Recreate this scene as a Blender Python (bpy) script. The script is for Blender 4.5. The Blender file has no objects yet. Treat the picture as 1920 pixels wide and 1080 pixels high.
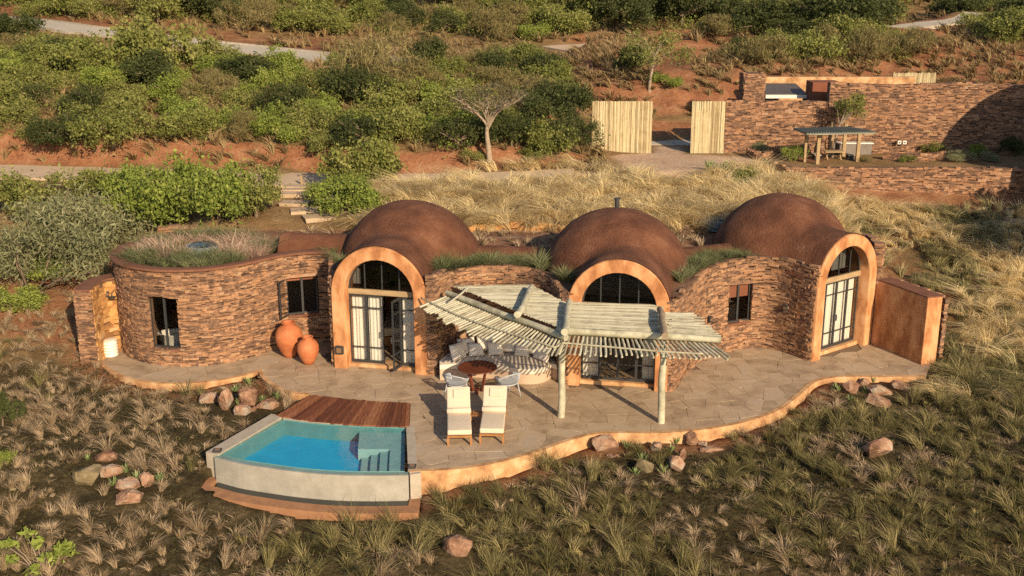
import bpy, bmesh, math, random, bisect
import numpy as np
from mathutils import Vector, Matrix

random.seed(7)
RNG = np.random.default_rng(7)
SC = bpy.context.scene
COL = SC.collection

# ------------------------------------------------------------------ camera, sky, sun, exposure
CAM_H, PITCH, FPX = 12.0, math.radians(16.0), 2070.0
cam_d = bpy.data.cameras.new('camera')
cam = bpy.data.objects.new('camera', cam_d)
COL.objects.link(cam)
cam.location = (0, 0, CAM_H)
cam.rotation_euler = (math.radians(90) - PITCH, 0, 0)
cam_d.sensor_width = 36
cam_d.lens = FPX / 1920 * 36
cam_d.clip_end = 2000
SC.camera = cam

SUN_EL = math.radians(24.0)
SUN_AZ = Vector((0.46, -0.887)).normalized()      # ground direction towards the sun
world = bpy.data.worlds.new('World')
SC.world = world
world.use_nodes = True
wn = world.node_tree
for n in list(wn.nodes):
    wn.nodes.remove(n)
wo = wn.nodes.new('ShaderNodeOutputWorld')
bg = wn.nodes.new('ShaderNodeBackground')
sky = wn.nodes.new('ShaderNodeTexSky')
sky.sky_type = 'NISHITA'
sky.sun_disc = False
sky.sun_elevation = SUN_EL
sky.sun_rotation = math.atan2(SUN_AZ.x, SUN_AZ.y)
bg.inputs['Strength'].default_value = 0.092
wn.links.new(sky.outputs[0], bg.inputs[0])
wn.links.new(bg.outputs[0], wo.inputs[0])
sun_d = bpy.data.lights.new('sun', 'SUN')
sun_d.energy = 5.0
sun_d.angle = math.radians(0.5)
sun_d.color = (1.0, 0.775, 0.505)
sun = bpy.data.objects.new('sun', sun_d)
COL.objects.link(sun)
sun.location = (20, -30, 40)
to_sun = Vector((SUN_AZ.x * math.cos(SUN_EL), SUN_AZ.y * math.cos(SUN_EL), math.sin(SUN_EL)))
sun.rotation_euler = to_sun.to_track_quat('Z', 'Y').to_euler()
SC.view_settings.view_transform = 'Standard'
SC.view_settings.look = 'None'
SC.view_settings.gamma = 1
SC.view_settings.exposure = 0.47
SC.cycles.max_bounces = 6
SC.cycles.transparent_max_bounces = 12
SC.cycles.use_denoising = False

# ------------------------------------------------------------------ helpers
def ray(px, py):
    a, b = (px - 960) / FPX, -(py - 540) / FPX
    c, s = math.cos(PITCH), math.sin(PITCH)
    return Vector((a, c + b * s, -s + b * c))

def P(px, py, z=0.0):
    d = ray(px, py)
    t = (z - CAM_H) / d.z
    return Vector((d.x * t, d.y * t, z))

def H(px, py, y):
    """point on the sight line at depth y"""
    d = ray(px, py)
    t = y / d.y
    return Vector((d.x * t, y, CAM_H + d.z * t))

def proj(x, y, z):
    c, s = math.cos(PITCH), math.sin(PITCH)
    dz = z - CAM_H
    Z = y * c - dz * s
    Y = y * s + dz * c
    return 960 + FPX * x / Z, 540 - FPX * Y / Z

def tag(o, label=None, cat=None, group=None, kind=None):
    if label: o['label'] = label
    if cat: o['category'] = cat
    if group: o['group'] = group
    if kind: o['kind'] = kind
    return o

def wloc(p):
    v = Vector((0, 0, 0))
    while p is not None:
        v += p.location
        p = p.parent
    return v

def thing(name, label, cat, loc, group=None):
    o = bpy.data.objects.new(name, None)
    COL.objects.link(o)
    o.location = loc
    o.empty_display_size = 0.2
    return tag(o, label, cat, group)

def link(name, me, mat, parent=None, M=None):
    """link mesh data; M is the world matrix; parents are unrotated"""
    o = bpy.data.objects.new(name, me)
    COL.objects.link(o)
    if mat is not None and not me.materials:
        me.materials.append(mat)
    if M is None: M = Matrix.Identity(4)
    if parent is not None:
        o.parent = parent
        M = Matrix.Translation(-wloc(parent)) @ M
    o.matrix_basis = M
    return o

class MB:
    def __init__(s): s.v, s.f, s.r = [], [], []
    def add(s, v, f, r=None):
        n = len(s.v)
        s.v += [tuple(p) for p in v]
        s.f += [tuple(i + n for i in q) for q in f]
        if r is None: r = random.random()
        s.r += [r] * len(v)
    def box(s, c, size, M=None, jit=0):
        x, y, z = [d / 2 for d in size]
        pts = [Vector((a * x, b * y, e * z)) for e in (-1, 1) for b in (-1, 1) for a in (-1, 1)]
        if jit: pts = [p + Vector([random.uniform(-jit, jit) for _ in range(3)]) for p in pts]
        if M is not None: pts = [M @ p for p in pts]
        c = Vector(c)
        s.add([p + c for p in pts], [(0, 2, 3, 1), (4, 5, 7, 6), (0, 1, 5, 4), (2, 6, 7, 3), (0, 4, 6, 2), (1, 3, 7, 5)])
    def beam(s, p0, p1, w, h, up=(0, 0, 1)):
        p0, p1 = Vector(p0), Vector(p1)
        d = (p1 - p0).normalized()
        sd = d.cross(Vector(up)).normalized()
        u = sd.cross(d)
        v = [p + sd * a * w / 2 + u * b * h / 2 for p in (p0, p1) for b in (-1, 1) for a in (-1, 1)]
        s.add(v, [(0, 2, 3, 1), (4, 5, 7, 6), (0, 1, 5, 4), (2, 6, 7, 3), (0, 4, 6, 2), (1, 3, 7, 5)])
    def tube(s, pts, r, n=8, cap=True):
        pts = [Vector(p) for p in pts]
        rs = r if isinstance(r, (list, tuple)) else [r] * len(pts)
        rings, prev = [], None
        for i, p in enumerate(pts):
            d = (pts[min(i + 1, len(pts) - 1)] - pts[max(i - 1, 0)]).normalized()
            a = Vector((0, 0, 1)) if abs(d.z) < .9 else Vector((1, 0, 0))
            if prev is not None: a = prev
            u = (a - d * a.dot(d)).normalized()
            w = d.cross(u)
            prev = u
            rings.append([p + (u * math.cos(t) + w * math.sin(t)) * rs[i] for t in [k * 2 * math.pi / n for k in range(n)]])
        v = [q for rg in rings for q in rg]
        f = []
        for i in range(len(pts) - 1):
            for k in range(n):
                k2 = (k + 1) % n
                f.append((i * n + k, i * n + k2, (i + 1) * n + k2, (i + 1) * n + k))
        if cap:
            f.append(tuple(range(n - 1, -1, -1)))
            f.append(tuple((len(pts) - 1) * n + k for k in range(n)))
        s.add(v, f)
    def lathe(s, prof, c=(0, 0, 0), n=28, wob=0):
        c = Vector(c)
        v, f = [], []
        for r, z in prof:
            for k in range(n):
                t = k * 2 * math.pi / n
                rr = r * (1 + wob * math.sin(3 * t + 4 * z))
                v.append(c + Vector((rr * math.cos(t), rr * math.sin(t), z)))
        for i in range(len(prof) - 1):
            for k in range(n):
                k2 = (k + 1) % n
                f.append((i * n + k, i * n + k2, (i + 1) * n + k2, (i + 1) * n + k))
        s.add(v, f)
    def prism(s, poly, z0, z1):
        n = len(poly)
        if sum(poly[i][0] * poly[(i + 1) % n][1] - poly[(i + 1) % n][0] * poly[i][1] for i in range(n)) < 0:
            poly = poly[::-1]
        v = [(p[0], p[1], z0) for p in poly] + [(p[0], p[1], z1) for p in poly]
        f = [tuple(range(n - 1, -1, -1)), tuple(range(n, 2 * n))]
        f += [(i, (i + 1) % n, n + (i + 1) % n, n + i) for i in range(n)]
        s.add(v, f)
    def strip(s, pts, hw, z0, z1):
        """closed wall along a plan polyline: half width hw; z0/z1 numbers or lists"""
        n = len(pts)
        v = []
        for i, p in enumerate(pts):
            a, b = Vector(pts[max(i - 1, 0)][:2]), Vector(pts[min(i + 1, n - 1)][:2])
            t = (b - a).normalized()
            nn = Vector((t.y, -t.x))
            q = Vector(p[:2])
            za = z0[i] if isinstance(z0, (list, tuple)) else z0
            zb = z1[i] if isinstance(z1, (list, tuple)) else z1
            for sgn in (1, -1):
                w = q + nn * hw * sgn
                v += [(w.x, w.y, za), (w.x, w.y, zb)]
        f = []
        for i in range(n - 1):
            a, b = i * 4, i * 4 + 4
            f += [(a, b, b + 1, a + 1), (a + 3, b + 3, b + 2, a + 2), (a + 1, b + 1, b + 3, a + 3), (a + 2, b + 2, b, a)]
        e = (n - 1) * 4
        f += [(0, 1, 3, 2), (e + 2, e + 3, e + 1, e)]
        s.add(v, f)
    def mesh(s, name, mat=None, smooth=False, rnd=False):
        me = bpy.data.meshes.new(name)
        me.from_pydata(s.v, [], s.f)
        if mat is not None: me.materials.append(mat)
        if smooth:
            me.polygons.foreach_set('use_smooth', [True] * len(me.polygons))
        if rnd:
            a = me.attributes.new('rnd', 'FLOAT', 'POINT')
            a.data.foreach_set('value', s.r)
        me.update()
        return me
    def build(s, name, mat, parent=None, smooth=False, rnd=False, M=None):
        return link(name, s.mesh(name, mat, smooth, rnd), mat, parent, M)

def smooth_by_angle(o, deg=40):
    me = o.data
    me.polygons.foreach_set('use_smooth', [True] * len(me.polygons))
    bm = bmesh.new(); bm.from_mesh(me)
    a = math.radians(deg)
    for e in bm.edges:
        if len(e.link_faces) == 2 and e.calc_face_angle(0) > a: e.smooth = False
    bm.to_mesh(me); bm.free()
    return o

def bevel(o, w, seg=2):
    bm = bmesh.new(); bm.from_mesh(o.data)
    bmesh.ops.remove_doubles(bm, verts=bm.verts, dist=1e-5)
    bmesh.ops.bevel(bm, geom=list(bm.edges), offset=w, segments=seg, affect='EDGES', profile=.6, clamp_overlap=True)
    bm.to_mesh(o.data); bm.free()
    return o

UNIT_CYL = {}
def unit_cyl(mat, variant=0, n=9):
    k = (mat.name, variant)
    if k not in UNIT_CYL:
        b = MB()
        rr = random.Random(variant)
        V, F = [], []
        for i in range(5):
            ox, oy, q = rr.uniform(-.3, .3), rr.uniform(-.3, .3), 1.03 - .1 * rr.random() - .02 * i
            V += [(q * math.cos(k * 2 * math.pi / n) + ox, q * math.sin(k * 2 * math.pi / n) + oy, i / 4) for k in range(n)]
        for i in range(4):
            for k in range(n): F.append((i * n + k, i * n + (k + 1) % n, (i + 1) * n + (k + 1) % n, (i + 1) * n + k))
        F += [tuple(range(n - 1, -1, -1)), tuple(4 * n + k for k in range(n))]
        b.add(V, F)
        me = b.mesh('pole', mat)
        me.polygons.foreach_set('use_smooth', [len(p.vertices) == 4 for p in me.polygons])
        UNIT_CYL[k] = me
    return UNIT_CYL[k]

def pole(name, p0, p1, r, mat, parent, variant=0):
    p0, p1 = Vector(p0), Vector(p1)
    d = p1 - p0
    q = d.to_track_quat('Z', 'Y').to_matrix().to_4x4()
    M = Matrix.Translation(p0) @ q @ Matrix.Diagonal((r, r, d.length, 1))
    return link(name, unit_cyl(mat, variant), mat, parent, M)

def catmull(pts, sub=8, closed=False):
    pts = [Vector(p) for p in pts]
    out, n = [], len(pts)
    rng = range(n if closed else n - 1)
    for i in rng:
        if closed:
            p0, p1, p2, p3 = pts[(i - 1) % n], pts[i], pts[(i + 1) % n], pts[(i + 2) % n]
        else:
            p0, p1, p2, p3 = pts[max(i - 1, 0)], pts[i], pts[i + 1], pts[min(i + 2, n - 1)]
        for k in range(sub):
            t = k / sub
            out.append(.5 * (2 * p1 + (p2 - p0) * t + (2 * p0 - 5 * p1 + 4 * p2 - p3) * t * t + (3 * p1 - p0 - 3 * p2 + p3) * t ** 3))
    if not closed: out.append(pts[-1])
    return out

def inpoly(x, y, poly):
    """vectorised point in polygon"""
    x, y = np.asarray(x, float), np.asarray(y, float)
    c = np.zeros(x.shape, bool)
    n = len(poly)
    for i in range(n):
        x1, y1 = poly[i][0], poly[i][1]
        x2, y2 = poly[(i + 1) % n][0], poly[(i + 1) % n][1]
        if y1 == y2: continue
        c ^= ((y1 > y) != (y2 > y)) & (x < (x2 - x1) * (y - y1) / (y2 - y1) + x1)
    return c

def polydist(x, y, line):
    """distance to a polyline and the interpolated third value"""
    x, y = np.asarray(x, float), np.asarray(y, float)
    best = np.full(x.shape, 1e9)
    zz = np.zeros(x.shape)
    for a, b in zip(line[:-1], line[1:]):
        dx, dy = b[0] - a[0], b[1] - a[1]
        t = np.clip(((x - a[0]) * dx + (y - a[1]) * dy) / (dx * dx + dy * dy), 0, 1)
        d = np.hypot(x - a[0] - t * dx, y - a[1] - t * dy)
        m = d < best
        best = np.where(m, d, best)
        if len(a) > 2: zz = np.where(m, a[2] + t * (b[2] - a[2]), zz)
    return best, zz

def hash2(i, j, k=0):
    h = (i.astype(np.int64) * 374761393 + j.astype(np.int64) * 668265263 + k * 974634777) & 0x7fffffff
    h = ((h ^ (h >> 13)) * 1274126177) & 0x7fffffff
    return ((h ^ (h >> 16)) & 0xffff) / 65535.0

def vnoise(x, y, s=1.0, k=0):
    x, y = np.asarray(x, float) / s, np.asarray(y, float) / s
    i, j = np.floor(x), np.floor(y)
    u, v = x - i, y - j
    u, v = u * u * (3 - 2 * u), v * v * (3 - 2 * v)
    return (hash2(i, j, k) * (1 - u) + hash2(i + 1, j, k) * u) * (1 - v) + (hash2(i, j + 1, k) * (1 - u) + hash2(i + 1, j + 1, k) * u) * v

def sstep(a, b, x):
    t = np.clip((np.asarray(x, float) - a) / (b - a), 0, 1)
    return t * t * (3 - 2 * t)

def np_mesh(name, V, quads=None, tris=None, rnd=None, mat=None, smooth=False):
    me = bpy.data.meshes.new(name)
    nq = 0 if quads is None else len(quads)
    nt = 0 if tris is None else len(tris)
    me.vertices.add(len(V))
    me.vertices.foreach_set('co', np.asarray(V, np.float32).ravel())
    me.loops.add(nq * 4 + nt * 3)
    me.polygons.add(nq + nt)
    idx, st = [], []
    if nq:
        idx.append(np.asarray(quads).ravel()); st.append(np.arange(nq) * 4)
    if nt:
        idx.append(np.asarray(tris).ravel()); st.append(nq * 4 + np.arange(nt) * 3)
    me.loops.foreach_set('vertex_index', np.concatenate(idx).astype(np.int32))
    me.polygons.foreach_set('loop_start', np.concatenate(st).astype(np.int32))
    if smooth: me.polygons.foreach_set('use_smooth', np.ones(nq + nt, bool))
    if rnd is not None:
        a = me.attributes.new('rnd', 'FLOAT', 'POINT')
        a.data.foreach_set('value', np.asarray(rnd, np.float32))
    if mat is not None: me.materials.append(mat)
    me.update(calc_edges=True)
    me.validate()
    return me

# ------------------------------------------------------------------ materials
MATS = {}
def newmat(name):
    m = bpy.data.materials.new(name)
    m.use_nodes = True
    nt = m.node_tree
    b = nt.nodes['Principled BSDF']
    return m, nt, b

def ramp(nt, cols):
    r = nt.nodes.new('ShaderNodeValToRGB')
    els = r.color_ramp.elements
    while len(els) < len(cols): els.new(.5)
    for i, c in enumerate(cols):
        p, c = c if isinstance(c[0], (int, float)) and isinstance(c[1], tuple) else (i / max(1, len(cols) - 1), c)
        els[i].position = p
        els[i].color = (*c, 1)
    return r

def math_n(nt, op, a, b=None):
    n = nt.nodes.new('ShaderNodeMath'); n.operation = op
    for i, v in enumerate((a, b)):
        if v is None: continue
        if isinstance(v, (int, float)): n.inputs[i].default_value = v
        else: nt.links.new(v, n.inputs[i])
    return n.outputs[0]

def noise_n(nt, scale, detail=4, rough=.6, vec=None, stretch=None, coord='Object'):
    t = nt.nodes.new('ShaderNodeTexNoise')
    t.inputs['Scale'].default_value = scale
    t.inputs['Detail'].default_value = detail
    t.inputs['Roughness'].default_value = rough
    if vec is None:
        if coord == 'World':
            vec = nt.nodes.new('ShaderNodeNewGeometry').outputs['Position']
        else:
            vec = nt.nodes.new('ShaderNodeTexCoord').outputs[coord]
    if stretch:
        mp = nt.nodes.new('ShaderNodeMapping')
        mp.inputs['Scale'].default_value = stretch
        nt.links.new(vec, mp.inputs[0]); vec = mp.outputs[0]
    nt.links.new(vec, t.inputs['Vector'])
    return t.outputs[0]

def mat(name, cols, scale=3.0, rough=.85, bump=0.0, bscale=None, rnd=0.0, stretch=None, coord='World', spec=.25, amp=1.0, dist=.02, detail=5, trans=0.0, metal=0.0):
    """colour ramp driven by noise plus per-piece randomness"""
    if name in MATS: return MATS[name]
    m, nt, b = newmat(name)
    nz = noise_n(nt, scale, detail, .62, stretch=stretch, coord=coord)
    f = math_n(nt, 'MULTIPLY_ADD', nz, 1.9 * amp); f.node.inputs[2].default_value = .5 - .95 * amp
    if rnd:
        oi = nt.nodes.new('ShaderNodeObjectInfo').outputs['Random']
        at = nt.nodes.new('ShaderNodeAttribute'); at.attribute_name = 'rnd'
        s = math_n(nt, 'FRACT', math_n(nt, 'ADD', oi, at.outputs['Fac']))
        s = math_n(nt, 'MULTIPLY_ADD', s, rnd); s.node.inputs[2].default_value = -.5 * rnd
        f = math_n(nt, 'ADD', f, s)
    r = ramp(nt, cols)
    nt.links.new(f, r.inputs[0])
    nt.links.new(r.outputs[0], b.inputs['Base Color'])
    b.inputs['Roughness'].default_value = rough
    b.inputs['Specular IOR Level'].default_value = spec
    b.inputs['Metallic'].default_value = metal
    if bump:
        bn = nt.nodes.new('ShaderNodeBump')
        bn.inputs['Strength'].default_value = bump
        bn.inputs['Distance'].default_value = dist
        nt.links.new(noise_n(nt, bscale or scale * 6, 6, .65, stretch=stretch, coord=coord), bn.inputs['Height'])
        nt.links.new(bn.outputs[0], b.inputs['Normal'])
    if trans:
        tr = nt.nodes.new('ShaderNodeBsdfTranslucent')
        nt.links.new(r.outputs[0], tr.inputs['Color'])
        mx = nt.nodes.new('ShaderNodeMixShader'); mx.inputs[0].default_value = trans
        out = nt.nodes['Material Output']
        nt.links.new(b.outputs[0], mx.inputs[1]); nt.links.new(tr.outputs[0], mx.inputs[2])
        nt.links.new(mx.outputs[0], out.inputs[0])
    MATS[name] = m
    return m

STONE = mat('slate_stone', [(0, (.085, .054, .041)), (.25, (.165, .097, .064)), (.5, (.245, .14, .087)), (.75, (.355, .19, .10)), (1, (.34, .24, .165))], 8, .92, .9, 40, rnd=.75, amp=.75, dist=.02)
STONE_FAR = mat('slate_stone_far', [(0, (.085, .052, .039)), (.3, (.165, .095, .063)), (.55, (.24, .135, .083)), (.8, (.34, .18, .097)), (1, (.31, .22, .16))], 9, .9, .5, 30, rnd=.8, amp=.7)
STONE_GOLD = mat('ochre_stone', [(.15, (.24, .12, .05)), (.45, (.40, .205, .075)), (.75, (.52, .29, .11)), (1, (.46, .33, .2))], 5, .9, .5, 30, rnd=.8, amp=.5)
MORTAR = mat('dark_joint', [(.085, .05, .035), (.16, .095, .062)], 8, .95, .5, 40)
PLASTER = mat('orange_plaster', [(.1, (.30, .125, .052)), (.35, (.40, .182, .08)), (.55, (.485, .235, .108)), (.85, (.57, .315, .165))], 2.4, .9, .4, 18, amp=1.5, stretch=(1, 1, .5), dist=.015, detail=9)
DOME = mat('brown_dome_render', [(.1, (.088, .036, .021)), (.45, (.128, .053, .030)), (.6, (.142, .060, .034)), (.9, (.19, .086, .05))], 1.1, .95, 1.0, 15, amp=1.3, dist=.07, detail=9)
COPING = mat('brown_coping', [(.13, .055, .035), (.21, .10, .06)], 3, .92, .5, 30)
FLAG = mat('flagstone', [(.1, (.25, .18, .12)), (.4, (.345, .258, .175)), (.65, (.41, .312, .215)), (.9, (.375, .305, .235))], 1.6, .62, .6, 4, rnd=.36, amp=.9, dist=.015, spec=.35, detail=7)
FLAGJOINT = mat('paving_joint', [(.13, .092, .06), (.20, .145, .098)], 6, .95)
EDGE = mat('sand_plaster', [(.1, (.30, .155, .075)), (.4, (.43, .245, .12)), (.6, (.49, .29, .145)), (.9, (.57, .38, .22))], 2.6, .9, .4, 20, amp=1.5, detail=9)
SOIL = mat('roof_soil', [(.10, .05, .032), (.19, .10, .06), (.25, .16, .10)], 4, 1, .8, 25, dist=.03)
STEEL = mat('dark_steel', [(.022, .024, .027), (.04, .043, .046)], 8, .5, spec=.5)
WOODBEAM = mat('pale_timber', [(.25, .17, .09), (.42, .31, .18)], 5, .8, .3, 30, stretch=(.3, 1, 3))
POLEW = mat('peeled_pole', [(.1, (.22, .20, .145)), (.4, (.355, .335, .25)), (.7, (.475, .45, .35)), (1, (.40, .415, .33))], 4, .85, .35, 20, rnd=.7, amp=.7)
POLEG = mat('weathered_green_log', [(.1, (.24, .225, .165)), (.45, (.38, .365, .27)), (.75, (.50, .47, .36)), (1, (.53, .45, .33))], 3, .8, .35, 16, rnd=.3)
TEAK = mat('red_hardwood', [(.1, (.085, .026, .014)), (.5, (.17, .058, .027)), (.8, (.26, .105, .05)), (1, (.33, .17, .09))], 4, .6, .25, 30, rnd=.7, amp=.6, stretch=(6, .6, 1), spec=.35)
TABLEW = mat('table_wood', [(.09, .022, .012), (.15, .042, .02)], 6, .4, spec=.5)
LOUNGEW = mat('honey_wood', [(.25, .11, .04), (.36, .18, .07)], 6, .6)
LINEN = mat('cream_linen', [(.53, .445, .345), (.63, .535, .42)], 3, .95, .5, 9, dist=.02, amp=.6)
PILLOW = mat('pale_pillow', [(.70, .62, .53), (.78, .71, .62)], 4, .95, .3, 12, dist=.01)
POOLSTEP = mat('pool_step_render', [(.26, .32, .32), (.35, .41, .41)], 3, .8, .2, 30)
LINEN2 = mat('oat_linen', [(.62, .54, .45), (.72, .64, .54)], 3, .95, .4, 14, dist=.015)
CURTAIN = mat('white_curtain', [(.78, .74, .66), (.84, .80, .72)], 3, .95, trans=.15)
WICKER = mat('pale_wicker', [(.34, .37, .42), (.44, .47, .52)], 8, .7)
CLAY = mat('terracotta', [(.2, (.33, .10, .04)), (.6, (.45, .155, .065)), (.9, (.50, .20, .10))], 2.2, .7, .15, 20)
WHITE = mat('white_ceramic', [(.62, .58, .52), (.72, .68, .62)], 4, .5, spec=.4)
POOLIN = mat('pool_plaster', [(.010, .31, .54), (.016, .38, .62)], 2, .7)
POOLGREY = mat('pool_grey_render', [(.085, .185, .19), (.13, .245, .25)], 3, .8, .2, 30)
WEIR = mat('weir_render', [(.26, .245, .21), (.40, .38, .335)], 2.5, .8, .4, 40)
COPSTONE = mat('pale_coping', [(.30, .26, .21), (.44, .39, .32)], 4, .8, .3, 30)
ROCK = mat('red_boulder', [(.1, (.13, .07, .045)), (.38, (.24, .135, .088)), (.6, (.34, .21, .14)), (.82, (.33, .265, .21)), (1, (.46, .40, .33))], 3.0, .92, .9, 10, rnd=.35, dist=.05, detail=9, amp=1.15)
CONC = mat('pale_concrete', [(.36, .32, .265), (.46, .42, .35)], 1.2, .9, .2, 20)
PATHM = mat('sandy_path', [(.42, .31, .21), (.56, .43, .31)], 1.0, .95, .3, 15)
STEPST = mat('step_stone', [(.34, .24, .16), (.50, .38, .26)], 3, .9, .4, 20)
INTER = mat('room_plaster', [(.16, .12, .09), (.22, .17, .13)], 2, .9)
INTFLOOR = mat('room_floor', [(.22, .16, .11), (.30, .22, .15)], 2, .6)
BLIND = mat('red_blind', [(.20, .075, .045), (.27, .11, .065)], 20, .9, stretch=(.1, .1, 3))
ROOFMETAL = mat('green_grey_sheet', [(.10, .115, .105), (.16, .175, .16)], 3, .6, metal=.3)
GREYMETAL = mat('brown_grey_sheet', [(.15, .13, .12), (.22, .19, .17)], 3, .6, metal=.2)
BARK = mat('bark', [(.12, .085, .06), (.22, .165, .12)], 8, .95, .5, 30)
PALEBARK = mat('pale_bark', [(.22, .165, .12), (.36, .29, .215)], 8, .95, .4, 30)
ALOE = mat('aloe_leaf', [(.10, .16, .05), (.22, .25, .10)], 6, .6, rnd=.4, spec=.4)
REDBROWN = mat('red_brown_plaster', [(.16, .055, .03), (.22, .085, .05)], 3, .9)
GATEP = mat('gate_pole', [(.1, (.30, .23, .13)), (.45, (.46, .38, .23)), (.8, (.58, .50, .32)), (1, (.42, .40, .25))], 3, .85, rnd=.9, amp=.5)

def leafmat(name, cols, rnd=.8, trans=.28):
    return mat(name, cols, .5, .75, rnd=rnd, amp=.35, trans=trans, spec=.2)
LEAF = {
    'olive': leafmat('olive_leaf', [(.095, .115, .028), (.195, .212, .054), (.31, .305, .105)]),
    'bright': leafmat('bright_leaf', [(.105, .145, .028), (.205, .258, .05), (.33, .365, .09)]),
    'dark': leafmat('dark_leaf', [(.032, .045, .015), (.066, .082, .026), (.115, .125, .045)]),
    'dry': leafmat('dry_leaf', [(.12, .105, .04), (.21, .178, .072), (.30, .245, .115)]),
    'grey': leafmat('grey_leaf', [(.14, .15, .075), (.235, .24, .125), (.33, .33, .19)]),
    'red': leafmat('red_leaf', [(.25, .06, .03), (.36, .12, .06), (.3, .18, .08)]),
}
GR_DRY = mat('straw_grass', [(.60, .46, .235), (.76, .62, .35), (.86, .74, .46)], .9, .9, rnd=.9, amp=.5, trans=.45)
GR_FG = mat('olive_grass', [(.10, .092, .036), (.215, .188, .078), (.45, .375, .18)], .8, .9, rnd=.95, amp=.7, trans=.3)
GR_ROOF = mat('green_grass', [(.085, .105, .045), (.165, .19, .085), (.28, .275, .15)], .8, .9, rnd=.9, amp=.6, trans=.3)
GR_PINK = mat('plume_grass', [(.24, .175, .105), (.40, .30, .19), (.55, .43, .29)], .8, .9, rnd=.9, amp=.4, trans=.3)
GR_PLUME = mat('rose_plume_grass', [(.34, .22, .155), (.48, .335, .245), (.58, .44, .34)], .8, .9, rnd=.9, amp=.4, trans=.3)
GR_HILL = mat('hill_grass', [(.20, .13, .06), (.29, .21, .10), (.37, .275, .145)], .5, .9, rnd=.9, amp=.6, trans=.2)
COVER = mat('ground_cover_leaf', [(.026, .026, .010), (.052, .048, .018), (.10, .085, .036)], .7, .85, rnd=.8, amp=.7, trans=.1)  # ground cover leaves, colour lowered to stand for the dimmer foreground light

def glassmat(name, tint=(.9, .93, .93), refl=.06):
    m, nt, b = newmat(name)
    nt.nodes.remove(b)
    t = nt.nodes.new('ShaderNodeBsdfTransparent'); t.inputs[0].default_value = (*tint, 1)
    g = nt.nodes.new('ShaderNodeBsdfGlossy'); g.inputs['Roughness'].default_value = .02
    # Schlick reflectance from either side of a thin sheet
    ge = nt.nodes.new('ShaderNodeNewGeometry')
    dt = nt.nodes.new('ShaderNodeVectorMath'); dt.operation = 'DOT_PRODUCT'
    nt.links.new(ge.outputs['Normal'], dt.inputs[0]); nt.links.new(ge.outputs['Incoming'], dt.inputs[1])
    f = math_n(nt, 'POWER', math_n(nt, 'SUBTRACT', 1.0, math_n(nt, 'ABSOLUTE', dt.outputs['Value'])), 5.0)
    f = math_n(nt, 'MULTIPLY_ADD', f, 1 - refl); f.node.inputs[2].default_value = refl
    mx = nt.nodes.new('ShaderNodeMixShader')
    nt.links.new(f, mx.inputs[0])
    nt.links.new(t.outputs[0], mx.inputs[1]); nt.links.new(g.outputs[0], mx.inputs[2])
    nt.links.new(mx.outputs[0], nt.nodes['Material Output'].inputs[0])
    return m, nt, g, None
GLASS = glassmat('window_glass', (.86, .87, .86))[0]
DARKGLASS = glassmat('tinted_glass', (.34, .35, .36))[0]
SKYGLASS = glassmat('skylight_glass', (.45, .6, .7), .1)[0]
WATER, _nt, _g, _fr = glassmat('pool_water', (.74, .95, .98), .035)
_b = _nt.nodes.new('ShaderNodeBump'); _b.inputs['Strength'].default_value = .22; _b.inputs['Distance'].default_value = .05
_nt.links.new(noise_n(_nt, 5, 3, .5, coord='World'), _b.inputs['Height'])
_nt.links.new(_b.outputs[0], _g.inputs['Normal'])
# ------------------------------------------------------------------ plan of the villa (world metres, patio at z = 0)
TC, TR = Vector((-10.4, 35.55)), 2.7                      # round tower
def tw(a, r=TR): return Vector((TC.x + r * math.cos(math.radians(a)), TC.y + r * math.sin(math.radians(a))))
PATH_L = [tw(a) for a in range(130, 312, 6)] + catmull([tw(312), (-8.05, 34.12), (-7.6, 34.62), (-7.1, 34.97), (-6.5, 35.15), (-6.05, 35.1)], 5)[1:] + \
         [Vector((-5.98, 34.9)), Vector((-5.86, 34.2)), Vector((-5.76, 33.5)), Vector((-5.68, 32.86)), Vector((-5.53, 32.76))]
PATH_M = [Vector((-2.62, 32.04)), Vector((-2.32, 31.98))] + catmull([(-2.26, 32.1), (-2.12, 32.5), (-1.85, 33.0), (-1.3, 33.45), (-.5, 33.65), (.3, 33.5), (.95, 33.0), (1.3, 32.2), (1.4, 31.4)], 5) + \
         [Vector((1.45, 31.26)), Vector((1.68, 31.2))]
PATH_R = [Vector((4.5, 30.68)), Vector((4.78, 30.66))] + catmull([(4.86, 30.8), (5.1, 31.45), (5.45, 32.2), (5.9, 33.1), (6.5, 33.85), (7.2, 34.35), (7.8, 34.6), (8.25, 34.65), (8.6, 34.5), (8.95, 34.15)], 5) + \
         [Vector((9.2, 33.8)), Vector((9.42, 33.42)), Vector((9.55, 33.3)), Vector((9.66, 33.33))]
ARCHES = []          # mid point, lateral, outward normal, depth of the vault
for a, b, dep in (((-5.60, 32.75), (-2.60, 32.05), 3.2), ((1.62, 31.22), (4.60, 30.65), 3.0), ((9.60, 33.27), (12.02, 35.08), 2.9)):
    a, b = Vector(a), Vector(b)
    u = (b - a).normalized()
    ARCHES.append(((a + b) / 2, u, Vector((u.y, -u.x)), dep, (b - a).length / 2))
DOMES = [(-3.35, 35.75, 2.42, 2.3), (3.35, 34.25, 2.38, 2.42), (9.25, 36.9, 2.42, 2.3)]
FOOT = [p for p in PATH_L] + [Vector((-5.6, 32.8)), Vector((-2.6, 32.1))] + PATH_M + PATH_R + [Vector((12.05, 35.1)), Vector((12.3, 36.0)), Vector((11.7, 38.2)), Vector((-8.6, 38.2))]

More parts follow.
